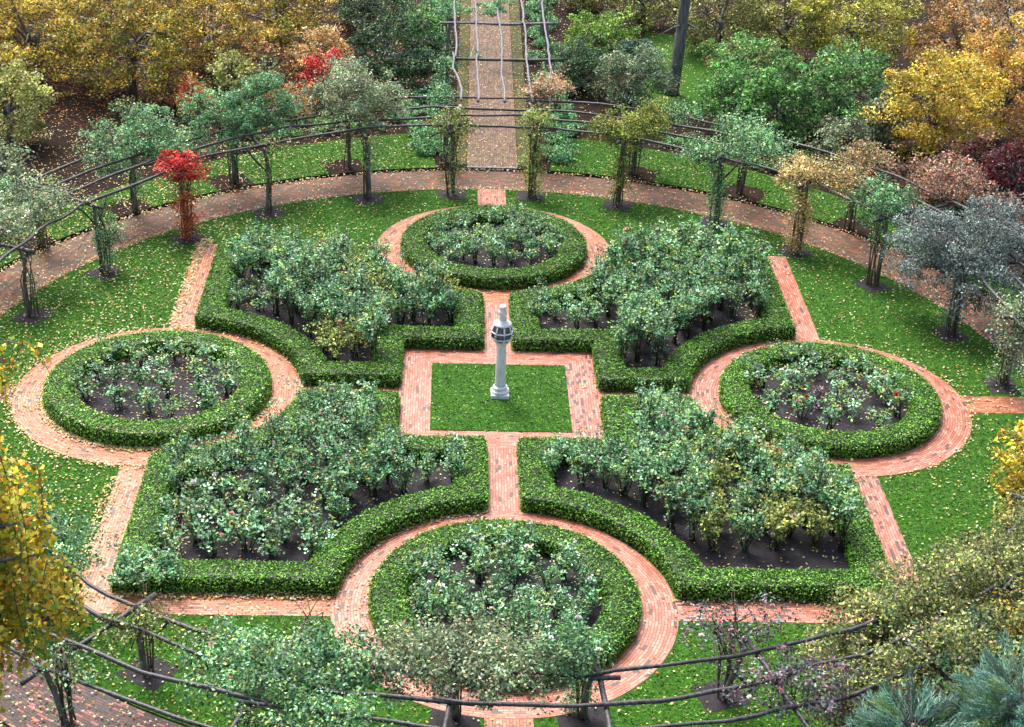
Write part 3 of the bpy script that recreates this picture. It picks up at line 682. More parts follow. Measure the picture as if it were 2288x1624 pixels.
def woody(name, label, cat, x, y, h, r, key, seed, n=3500, leaf=.10, trunk=None, key2=None, f2=0, dens=1, low=-.97, clumps=None, mat=None, group=None, z0=None, flat=.6, shell=.5, ry=None, rzf=.52):
    """tree or shrub: trunk with limbs reaching the clumps, and a crown of leaf clumps"""
    rg = np.random.default_rng(seed); z0 = (UP if hypot(x, y) > 17.3 and y > -5 else .0)-.02 if z0 is None else z0
    o = empty(name, (x, y, z0), label, cat, group)
    n = int(n*dens*(2.1 if y > 0 else 2.5)); leaf *= 1.2; hz = h*rzf; cz = h-hz
    g = Geo(); cc = crown(g, rg, (0, 0, cz), (r*1.05, ry or r*.95, hz), n, leaf, key, clumps or int(45+r*42), key2=key2, f2=f2, low=low, flat=flat, shell=shell)
    t = Geo(); tr = trunk or .035*h; base = 0
    stems = 1 if h > 3.2 else 3
    for s_ in range(stems):
        bx, by = rg.normal(0, .12, 2)*(stems > 1); top = np.array([rg.normal(0, .15), rg.normal(0, .15), cz])
        t.tube([(bx, by, 0), (bx*1.3, by*1.3, cz*.45), top], [tr*1.2, tr, tr*.6], 8, jit=.05)
        for q in cc[rg.choice(len(cc), min(len(cc), 10), replace=False)]:
            s0 = np.array([bx, by, 0])+(top-[bx, by, 0])*rg.uniform(.35, .95); md = (s0+q)/2+[0, 0, .08*h]
            t.tube([s0, md, q], [tr*.42, tr*.25, tr*.08], 4)
    link('trunk', t.mesh('trunk', M_bark, True), o); link('crown' if cat == 'tree' else 'foliage', g.mesh('crown', mat or M_leaf), o)
    return o

# bloom: a small rosette of petals
def bloom_mesh(col, r=.05, seed=1):
    rg = np.random.default_rng(seed); g = Geo(); P = []; Nn = []
    for ring, (k, rad, zz, tilt) in enumerate([(5, .62, 0, .4), (5, .42, .2, .9), (4, .2, .35, 1.8)]):
        for j in range(k):
            a = 2*pi*j/k+ring*.6; P.append((rad*r*cos(a), rad*r*sin(a), zz*r)); Nn.append((-tilt*cos(a), -tilt*sin(a), 1))
    c = np.array(col)*rg.uniform(.85, 1.05, (len(P), 1)); g.leaves(np.array(P), np.array(Nn), r*1.15, np.clip(c, 0, .95), .95, fold=-.15, rg=rg)
    g.tube([(0, 0, -r), (0, 0, 0)], r*.14, 4, (.05, .12, .03))
    return g.mesh('bloom', M_dry)
BL = {'white': bloom_mesh((.88, .86, .82), .055, 1), 'pink': bloom_mesh((.85, .45, .50), .05, 2), 'red': bloom_mesh((.65, .03, .05), .055, 3), 'coral': bloom_mesh((.80, .22, .22), .045, 4), 'paleyellow': bloom_mesh((.85, .78, .5), .05, 5)}
def add_bloom(parent, p, kind, rg):
    o = link('bloom', BL[kind], parent); o.location = p; o.rotation_euler = (rg.normal(0, .4), rg.normal(0, .4), rg.uniform(0, 6)); s_ = rg.uniform(.8, 1.25); o.scale = (s_, s_, s_)
    return o

# ------------------------------------------------------------------ rose bushes in the beds
def rose_parts(seed, H, R, canes, n, key, low=.25, leaf=.088):
    rg = np.random.default_rng(seed); st = Geo(); lf = Geo(); P = []
    for c_ in range(canes):
        a = rg.uniform(0, 2*pi); hh = H*rg.uniform(.62, 1.0); sp = R*rg.uniform(.25, 1.0)
        b0 = np.array([rg.normal(0, .05), rg.normal(0, .05), 0]); d = np.array([cos(a), sin(a), 0])
        pts = [b0, b0+d*sp*.35+[0, 0, hh*.4], b0+d*sp*.75+[0, 0, hh*.75], b0+d*sp+[0, 0, hh]]
        st.tube(pts, [.016, .013, .009, .005], 4)
        pts = np.array(pts); forks = [pts]
        for _ in range(2):
            s0 = pts[1]+(pts[2]-pts[1])*rg.random(); e = s0+np.array([rg.normal(0, .22), rg.normal(0, .22), rg.uniform(.12, .38)*H])*[1, 1, .8]
            st.tube([s0, (s0+e)/2+[0, 0, .03], e], [.009, .007, .004], 4); forks.append(np.array([s0, s0+(e-s0)*.33, s0+(e-s0)*.66, e]))
        for F_ in forks:
            m_ = max(3, int(n/canes/3/6.6)); s_ = rg.uniform(0, 1, m_)**.75*3
            s_ = s_[(s_/3 > low) | (rg.random(m_) < .3)]
            i = np.minimum(s_.astype(int), 2); P.append(F_[i]+(F_[i+1]-F_[i])*(s_-i)[:, None]+rg.normal(0, .045, (len(s_), 3)))
    T = np.vstack(P); ex = rg.normal(0, .058, (len(T), 6, 3)); ex[..., 2] *= .55
    p = (T[:, None]+ex).reshape(-1, 3); p[:, 2] = np.maximum(p[:, 2], .03); nm = rg.normal(0, .5, p.shape); nm[:, 2] += .7
    col = pcol(rg, len(T), key, .3).repeat(6, 0)*np.exp(rg.normal(.05, .36, (len(p), 1)))
    lf.leaves(p, nm, leaf*rg.uniform(.65, 1.25, len(p)), col, .6, rg=rg)
    return st.mesh('stems', M_cane), lf.mesh('foliage', M_leaf), T
VAR = {}
for kind, (H, R, canes, n, key, cnt) in dict(tall=(1.6, .48, 9, 950, 'rose', 6), mid=(1.2, .45, 8, 950, 'rose', 5), low=(.78, .36, 6, 250, 'rose', 5), bare=(.75, .32, 6, 80, 'rose', 4), full=(1.05, .5, 8, 600, 'greenrose', 4), purple=(.6, .28, 5, 110, 'purple', 2), yel=(1.3, .45, 8, 950, 'ygrose', 3)).items():
    VAR[kind] = [rose_parts(100+i*7+len(kind)*31, H*(.9+.07*i), R, canes, n, key, low=.15 if kind in ('full',) else .28) for i in range(cnt)]
def rose(x, y, kind, label, group, rg, z=.046, blooms=(), sc=1.0):
    st, lf, T = VAR[kind][rg.integers(len(VAR[kind]))]
    o = empty('rose_bush', (x, y, z), label, 'rose bush', group, rz=rg.uniform(0, 6.28)); s_ = sc*rg.uniform(.88, 1.12); o.scale = (s_, s_, s_)
    link('stems', st, o); link('foliage', lf, o)
    top = T[T[:, 2] > np.percentile(T[:, 2], 75)]
    for b_ in blooms: add_bloom(o, top[rg.integers(len(top))]+[0, 0, .05], b_, rg)
    return o
def inpoly(x, y, poly):
    c = False; j = len(poly)-1
    for i in range(len(poly)):
        xi, yi = poly[i]; xj, yj = poly[j]
        if (yi > y) != (yj > y) and x < (xj-xi)*(y-yi)/(yj-yi)+xi: c = not c
        j = i
    return c
def scatter(test, box, dmin, rg, tries=3000, cap=200):
    P = []
    for _ in range(tries):
        x, y = rg.uniform(box[0], box[1]), rg.uniform(box[2], box[3])
        if test(x, y) and all(hypot(x-a, y-b_) > dmin for a, b_ in P): P.append((x, y))
        if len(P) >= cap: break
    return P
def cells(P):
    xs = sorted(p[0] for p in P); ys = sorted(p[1] for p in P); n = len(P); out = []
    for x, y in P:
        c = min(4, 5*xs.index(x)//n); r = min(4, 5*ys.index(y)//n)
        out.append((['nearest row', 'second row', 'middle row', 'fourth row', 'farthest row'][r], ['left end', 'left of centre', 'centre', 'right of centre', 'right end'][c]))
    return out
QS = {(-1, 1): ('far left', 'tall', .60, 31), (1, 1): ('far right', 'tall', .56, 32), (-1, -1): ('near left', 'mid', .60, 33), (1, -1): ('near right', 'tall', .56, 34)}
for (sx, sy), (nm, kd, sp, sd_) in QS.items():
    rg = np.random.default_rng(sd_); poly = [p for p, _ in quarter_poly(sx, sy, .74)]
    far = [p for p, _ in quarter_poly(sx, sy, 1.0)]
    xs = [p[0] for p in poly]; ys = [p[1] for p in poly]
    # keep a strip of bare soil along the near (southern) side of each bed
    bare = {(-1, 1): .7, (1, 1): .75, (-1, -1): .65, (1, -1): .95}[(sx, sy)]
    def ok(x, y): return inpoly(x, y, poly) and inpoly(x, y-bare, poly)
    PP = scatter(ok, (min(xs), max(xs), min(ys), max(ys)), sp*1.0, rg, 6000)
    for (x, y), (row, colm) in zip(PP, cells(PP)):
        k = kd; sc = 1.0; ax, ay = abs(x), abs(y)
        if (sx, sy) == (-1, 1):
            if x < -6.9 and y < 6.2: k = 'low'
            elif ay < 4.6 and ax < 3: k = 'mid'
            elif rg.random() < .25: k = 'yel'
            if ay > 7.3: sc = .92
        if (sx, sy) == (1, 1):
            if y > 7.2: sc = 1.12
            elif x < 3.2: k = 'mid'; sc = .85
            if x < 3.2 and y > 4.4: sc = .7
        if (sx, sy) == (-1, -1):
            if y < -5.6 and x < -4.4: k = 'bare' if rg.random() < .65 else 'low'; sc = 1.15
            elif y < -6.6: k = 'low'
            elif x > -2.6: k = 'mid'; sc = .8
            else: k = 'tall' if rg.random() < .5 else 'mid'; sc = .92
        if (sx, sy) == (1, -1):
            if y < -7.6: k = 'mid'
            elif x < 3: k = 'mid'; sc = .85
            elif rg.random() < .2: k = 'yel'
        where = ('beside the central square' if ax < 3.9 and ay < 3.9 else 'near the outer corner' if ax > 6 and ay > 6 else
                 ('beside the left ring path' if sx < 0 else 'beside the right ring path') if ax > 4.8 and ay < 6 else
                 ('beside the far ring path' if sy > 0 else 'beside the near ring path') if ay > 5 and ax < 5 else 'in the middle')
        bl = [] 
        for _ in range(3):
            if rg.random() < .12: bl.append(['pink', 'white', 'pink'][rg.integers(3)] if (sx, sy) != (1, 1) else ['coral', 'pink'][rg.integers(2)])
        size = {'tall': 'tall leafy', 'mid': 'medium', 'yel': 'yellowish tall', 'low': 'low', 'bare': 'thin bare stemmed'}[k]
        rose(x, y, k, f'{size} rose, {row} of {nm} notched bed, {colm}', f'{size} roses in the {row} of the {nm} bed, {colm}', rg, blooms=bl, sc=sc)
CB = {'S': ('nearest', 'full', .58, 51, ['white', 'white', 'white', 'paleyellow']), 'N': ('farthest', 'low', .50, 52, ['white', 'pink']), 'E': ('right', 'bare', .74, 53, ['white', 'red', 'pink']), 'W': ('left', 'bare', .74, 54, ['white'])}
for k, (nm, kd, sp, sd_, bls) in CB.items():
    rg = np.random.default_rng(sd_); cx, cy = CIRC[k]
    def ok(x, y): return hypot(x-cx, y-cy) < 2.0 and (y-cy) > {'S': -1.75, 'N': -1.3, 'E': -1.55, 'W': -1.5}[k]
    PP = scatter(ok, (cx-2.2, cx+2.2, cy-2.2, cy+2.2), sp, rg)
    for (x, y), (row, colm) in zip(PP, cells(PP)):
        q = kd; sc = 1; up_ = y-cy
        if k == 'S': q = 'full' if rg.random() < .55 else 'mid'; sc = .88 if up_ < .5 else 1.0
        if k == 'N': q = 'mid' if rg.random() < .5 else 'low'; sc = .8
        if k == 'E': q = 'low' if up_ > .7 or rg.random() < .35 else ('purple' if rg.random() < .2 else 'bare'); sc = 1.1
        if k == 'W': q = ('low' if up_ > .6 or (x > cx+.2 and rg.random() < .3) else 'purple' if rg.random() < .12 else 'bare')
        bl = [bls[rg.integers(len(bls))] for _ in range(4) if rg.random() < {'S': .42, 'N': .1, 'E': .16, 'W': .06}[k]]
        size = {'mid': 'medium', 'low': 'low leafy', 'bare': 'thin bare stemmed', 'full': 'bushy green', 'purple': 'small purplish'}[q]
        rose(x, y, q, f'{size} rose, {row} of {nm} round bed, {colm}', f'{size} roses in the {row} of the {nm} round bed, {colm}', rg, blooms=bl, sc=sc)

# ------------------------------------------------------------------ climbing roses on the pergola
def climber(a, inner, key, label, seed, col=(.25, 900, .3, 2.2), tops=(), stems=6, blooms=(), key_col=None, name='climbing_rose', leaf=.08, cat='climbing rose', arch=0, grow=1.5, up_=.12):
    """col=(radius, leaves, z0, z1); tops=[(x,y,z,rx,ry,rz,n)] in world metres"""
    rg = np.random.default_rng(seed); px, py = pitpos(a, inner); zb = 0 if inner else UP
    if inner: u = radians(a); px -= .14*sin(u); py -= .14*cos(u)
    o = empty(name, (px, py, zb), label, cat); H = zr(a)
    st = Geo(); lf = Geo(); P = []; ends = []
    for (tx, ty, tz, *_r) in tops: ends.append((tx-px, ty-py, tz-zb))
    for i in range(stems):
        an_ = rg.uniform(0, 2*pi); r0 = rg.uniform(.05, .2); b0 = np.array([r0*cos(an_), r0*sin(an_), 0])
        if inner: b0[1] -= .03
        tp = np.array([rg.normal(0, .12), rg.normal(0, .12), H*rg.uniform(.85, 1)]) ; md = b0*.9+[rg.normal(0, .07), rg.normal(0, .07), H*.5]
        pts = [b0, md, tp]
        if ends: e = np.array(ends[rg.integers(len(ends))])+rg.normal(0, .35, 3)*[1, 1, .3]; pts.append(e)
        st.tube(pts, np.linspace(.024, .010, len(pts)), 5); P.append(np.array(pts))
    for i in range(arch):
        s0 = P[rg.integers(len(P))][-2]; an_ = rg.uniform(0, 2*pi); d = rg.uniform(.4, 1.1); e = s0+[d*cos(an_), d*sin(an_), rg.uniform(-.5, .5)]
        st.tube([s0, (s0+e)/2+[0, 0, rg.uniform(.1, .4)], e], [.010, .008, .004], 4)
    cr_, n, z0, z1 = col; n = int(n*1.6)
    if n:
        zz = rg.uniform(z0, z1, n); k = rg.choice(18, n); cc = np.c_[rg.normal(0, cr_*.55, (18, 2)), np.linspace(z0, z1, 18)]
        p = cc[k]+rg.normal(0, 1, (n, 3))*[cr_*.5, cr_*.5, .13]; p[:, 2] = np.maximum(p[:, 2], .05); nm = rg.normal(0, .6, (n, 3)); nm[:, 2] += .5
        lf.leaves(p, nm, leaf*rg.uniform(.65, 1.2, n), pcol(rg, n, key_col or key), .6, rg=rg)
    allc = []
    for (tx, ty, tz, rx, ry, rz_, n) in tops:
        cc = crown(lf, rg, (tx-px, ty-py, tz-zb+.12+up_), (rx*1.06, ry*1.05, rz_*1.2*grow), int(n*1.75*grow**.7), leaf, key, clumps=int((22+26*rx)*grow), cr=.3, low=-.8, flat=.6)
        allc.append(cc)
        for q in cc[:12]:
            st.tube([np.array([tx-px, ty-py, tz-zb-rz_*.5])+rg.normal(0, .1, 3), (q+np.array([tx-px, ty-py, tz-zb]))/2, q], [.014, .009, .004], 4)
    link('stems', st.mesh('stems', M_cane), o)
    if lf.n: link('foliage', lf.mesh('foliage', M_leaf), o)
    src = np.vstack(allc) if allc else np.c_[rg.normal(0, .2, (10, 2)), rg.uniform(.5, H, 10)]
    for kind, cnt in blooms:
        for _ in range(cnt):
            q = src[rg.integers(len(src))]+[rg.normal(0, .12), -abs(rg.normal(0, .2)), .2]; add_bloom(o, q, kind, rg)
    return o
CL = [
 (-72, 1, 'palerose', 'climbing rose with pale leaves and white blooms on the leftmost visible near post', dict(col=(.18, 150, .8, 2.0), tops=[(-14.2, 7.0, 2.35, 1.3, .9, .42, 2400), (-14.6, 5.4, 2.2, .9, .8, .45, 1200)], blooms=[('white', 9)], stems=6)),
 (-72, 0, 'rose', 'climbing rose at the outer post on the left edge', dict(col=(.2, 300, .3, 1.8), tops=[(-15.6, 7.4, 2.3, .8, 1.0, .35, 1200)])),
 (-58, 1, 'rose', 'small bluish climbing rose clothing the lower half of a left post', dict(col=(.24, 620, .35, 1.5), tops=[(-12.1, 7.9, 1.05, .45, .3, .3, 260)], stems=5)),
 (-57, 0, 'ygrose', 'sparse climbing rose on the outer left post beside dark soil', dict(col=(.2, 350, .3, 1.6), tops=[(-14.2, 9.4, 1.5, .5, .5, .5, 260)], arch=3)),
 (-44, 1, 'red', 'climber with bright red crown and orange column on the left of the path', dict(col=(.30, 900, .25, 1.75), tops=[(-10.25, 10.75, 2.12, .85, .6, .36, 1300)], key_col='redorange', name='red_climber', cat='climber', leaf=.085)),
 (-44, 0, 'rose', 'large climbing rose mass leafing over the far left pergola, left of the biggest mass', dict(col=(.25, 400, .6, 2.1), tops=[(-11.6, 12.5, 2.55, 1.25, 1.0, .7, 3300), (-12.7, 11.4, 2.3, .7, .6, .7, 1100), (-10.5, 11.6, 2.2, .6, .5, .35, 600)], blooms=[('white', 5)])),
 (-31, 1, 'ygrose', 'almost leafless climber around a bare grey post on the left', dict(col=(.16, 90, .5, 2.2), grow=1, up_=0, tops=[(-7.3, 12.7, 2.45, .7, .3, .15, 90)], stems=3, arch=5)),
 (-31, 0, 'greenrose', 'biggest green climbing rose mass on the far left pergola', dict(col=(.2, 200, .5, 2.0), tops=[(-9.4, 14.3, 2.65, 1.3, 1.0, .75, 3600), (-7.9, 15.2, 2.8, 1.2, 1.0, .8, 3600)], blooms=[('white', 1)])),
 (-17, 1, 'palerose', 'pale climbing rose mass with many whitish blooms left of the walk', dict(col=(.22, 260, 1.2, 2.3), tops=[(-4.9, 15.6, 2.95, 1.35, 1.0, .7, 3700), (-3.7, 16.3, 2.8, .9, .7, .5, 1100), (-5.3, 17.2, 3.1, 1.0, .7, .5, 1300)], blooms=[('white', 9), ('pink', 4)], arch=7)),
 (-17, 0, 'palerose', 'dark stemmed climbing rose on the outer post left of the walk', dict(col=(.2, 150, .8, 2.0), tops=[(-6.2, 16.2, 2.7, .7, .7, .4, 700)], stems=8)),
 (-5.4, 1, 'ygrose', 'vase shaped sparse climbing rose on the near post left of the walk', dict(col=(.24, 420, .3, 2.2), tops=[(-1.5, 15.1, 2.3, .75, .5, .35, 650)], blooms=[('white', 4), ('pink', 1)], arch=8)),
 (-5.4, 0, 'greenrose', 'light green climbing rose on the outer post left of the walk', dict(col=(.3, 500, .3, 2.2), tops=[(-1.9, 17.7, 2.3, .5, .5, .4, 500)])),
 (5.4, 1, 'ygrose', 'leafy yellow green climbing rose column on the near post right of the walk', dict(col=(.27, 1250, .35, 2.35), tops=[(1.45, 15.3, 2.45, .6, .5, .3, 450)], blooms=[('white', 3), ('pink', 1)])),
 (5.4, 0, 'cream_red', 'climbing rose with coppery young leaves on the outer post right of the walk', dict(col=(.2, 250, .6, 2.2), tops=[(1.9, 18.2, 2.75, 1.1, .5, .25, 650)], blooms=[('white', 3)])),
 (17.4, 1, 'T17', 'umbrella shaped climbing rose turning orange on top, right of the walk', dict(col=(.26, 900, .5, 2.1), tops=[(4.6, 14.9, 2.35, 1.3, .8, .4, 2700), (5.6, 15.8, 2.55, .7, .5, .35, 700)])),
 (17, 0, 'dark', 'dark green climbing rose hidden behind the orange topped umbrella rose', dict(col=(.3, 700, .3, 2.0), tops=[(5.6, 17.2, 1.9, .7, .5, .7, 900)])),
 (31, 1, 'rose', 'grey green climbing rose column with coral buds on the third post right of the walk', dict(col=(.27, 1300, .35, 2.2), tops=[(7.0, 12.9, 2.3, .9, .5, .3, 800)], blooms=[('coral', 2)], arch=4)),
 (30.3, 0, 'rose', 'climbing rose spreading over the rails behind the grey green column', dict(col=(.2, 250, .8, 2.1), tops=[(8.9, 13.0, 2.5, 1.3, .9, .35, 1900), (8.7, 15.2, 2.5, .9, .5, .3, 700), (6.6, 16.4, 2.5, 1.1, .5, .25, 500)])),
 (44, 1, 'tan', 'tan and rust coloured climbing rose column on the right beside the brick corner', dict(col=(.32, 1400, .25, 2.2), tops=[(10.1, 11.0, 2.4, 1.0, .8, .35, 1300)])),
 (44.8, 0, 'tan', 'rust and green climbing rose over the outer post at the right', dict(col=(.22, 350, .7, 2.1), tops=[(11.4, 10.4, 2.35, .9, .8, .35, 1200), (12.4, 12.6, 2.4, 1.1, .6, .3, 700)], key_col='rose')),
 (57, 1, 'greenrose', 'light green climbing rose beside the blue grey mass, multi stemmed at its foot', dict(col=(.2, 200, 1.2, 2.1), tops=[(12.2, 8.7, 2.3, .9, .8, .5, 1900)], stems=9)),
 (57, 0, 'pinkbrown', 'brownish climbing rose over the outer rails at the far right', dict(col=(.2, 200, .5, 2.0), tops=[(14.8, 10.2, 2.4, 1.3, .9, .5, 1900)])),
 (72, 1, 'bluegrey', 'huge blue grey leafed climbing rose mass over the right side of the pergola', dict(col=(.30, 700, .5, 1.9), tops=[(13.9, 5.3, 2.35, 1.75, 1.25, .80, 7000), (12.9, 6.2, 1.9, .9, .9, .8, 2500), (15.3, 6.3, 2.3, 1.2, 1.1, .7, 2600), (14.3, 4.0, 1.5, .9, .8, .7, 2400)], stems=9, leaf=.07)),
 (70, 0, 'bluegrey', 'blue grey climbing rose at the outer right post', dict(col=(.3, 300, .5, 1.9), tops=[(16.3, 4.6, 2.1, 1.0, 1.3, .8, 2400)], leaf=.07)),
 (85, 1, 'palerose', 'climbing rose with red flowers at the right edge above the brick stub', dict(col=(.34, 700, .3, 2.0), tops=[(14.6, 1.2, 1.9, .8, .7, .5, 1200)], blooms=[('red', 3), ('coral', 3)])),
 (98, 1, 'greenrose', 'climbing rose at the right edge below the brick stub', dict(col=(.3, 600, .3, 2.0), tops=[(14.4, -2.0, 1.6, .7, .7, .5, 800)])),
 (161, 1, 'purple', 'purple and blue leafed sparse climbing rose with pink blooms at the near right', dict(col=(.25, 260, .5, 1.8), grow=1.2, tops=[(4.5, -13.3, 2.1, 1.1, .6, .45, 480), (5.3, -15.0, 1.9, 1.2, .8, .35, 1000)], blooms=[('pink', 9), ('white', 4)], arch=14)),
 (174, 1, 'greenrose', 'dark leafy climbing rose around the near post right of centre', dict(col=(.26, 850, .2, 2.0), grow=1.1, tops=[(1.0, -14.4, 2.1, .7, .6, .35, 1100)], blooms=[('white', 2)])),
 (185, 1, 'palerose', 'thin pale green climbing rose sprawling in front of the nearest round bed', dict(col=(.28, 350, .6, 1.8), grow=1.1, up_=-.05, tops=[(-1.9, -14.3, 1.95, 1.5, .8, .42, 2900), (-.1, -14.5, 2.0, 1.3, .8, .42, 2500), (-1.0, -13.5, 1.9, 1.6, .6, .3, 1100)], blooms=[('pink', 3), ('white', 2)], arch=16)),
 (198, 1, 'rose', 'broad bluish green climbing rose mass left of the nearest round bed', dict(col=(.25, 300, .5, 1.8), grow=1.1, up_=-.1, tops=[(-4.4, -14.7, 2.0, 1.5, 1.0, .55, 4200), (-5.5, -14.0, 1.8, 1.0, .8, .5, 1900), (-3.3, -14.3, 1.9, 1.0, .8, .45, 2000)], blooms=[('pink', 3), ('white', 1)], arch=8)),
 (198, 0, 'rose', 'climbing rose on the outer near rails at the bottom edge', dict(col=(.2, 200, .5, 1.8), tops=[(-3.6, -16.1, 1.9, 1.1, .7, .3, 1100)])),
 (212, 1, 'ygrose', 'sparse tangled climbing rose on the bare crossed rails at the lower left', dict(col=(.2, 120, .4, 1.8), grow=.9, up_=0, tops=[(-7.6, -13.4, 2.05, .9, .7, .3, 300), (-6.2, -13.6, 2.0, .8, .4, .2, 120)], arch=12)),
 (212.8, 0, 'rose', 'many stemmed dark climber on the stout post at the bottom left corner', dict(col=(.22, 160, .2, 1.5), grow=.9, up_=0, tops=[(-8.6, -14.8, 2.05, .8, .6, .25, 220)], stems=12, arch=8)),
 (225, 1, 'greenrose', 'climbing rose leafing over the lower left hedge corner', dict(col=(.2, 300, .4, 1.9), tops=[(-9.6, -10.3, 1.6, .9, .8, .6, 900)], arch=6)),
]
for i, (a, inn, key, lab, kw) in enumerate(CL): climber(a, bool(inn), key, lab, 300+i, **kw)

# extra rose bushes outside the beds
rg = np.random.default_rng(77)
VAR['corner'] = [rose_parts(911, .95, .75, 11, 1500, 'rose', low=.1)]
rose(-7.75, -9.0, 'corner', 'arching rose spilling over the front hedge of the near left bed', 'roses spilling over the front hedge', rg)
rose(-8.5, -9.2, 'corner', 'arching rose spilling over the front left hedge corner', 'roses spilling over the left corner', rg)
rose(-10.4, -7.9, 'corner', 'rose bush on the leaf strewn lawn beside the weeping tree', 'rose on the left lawn', rg, z=.03)
rose(-10.9, -9.3, 'corner', 'rose bush at the foot of the pergola behind the weeping branches', 'rose behind the weeping branches', rg, z=.03)

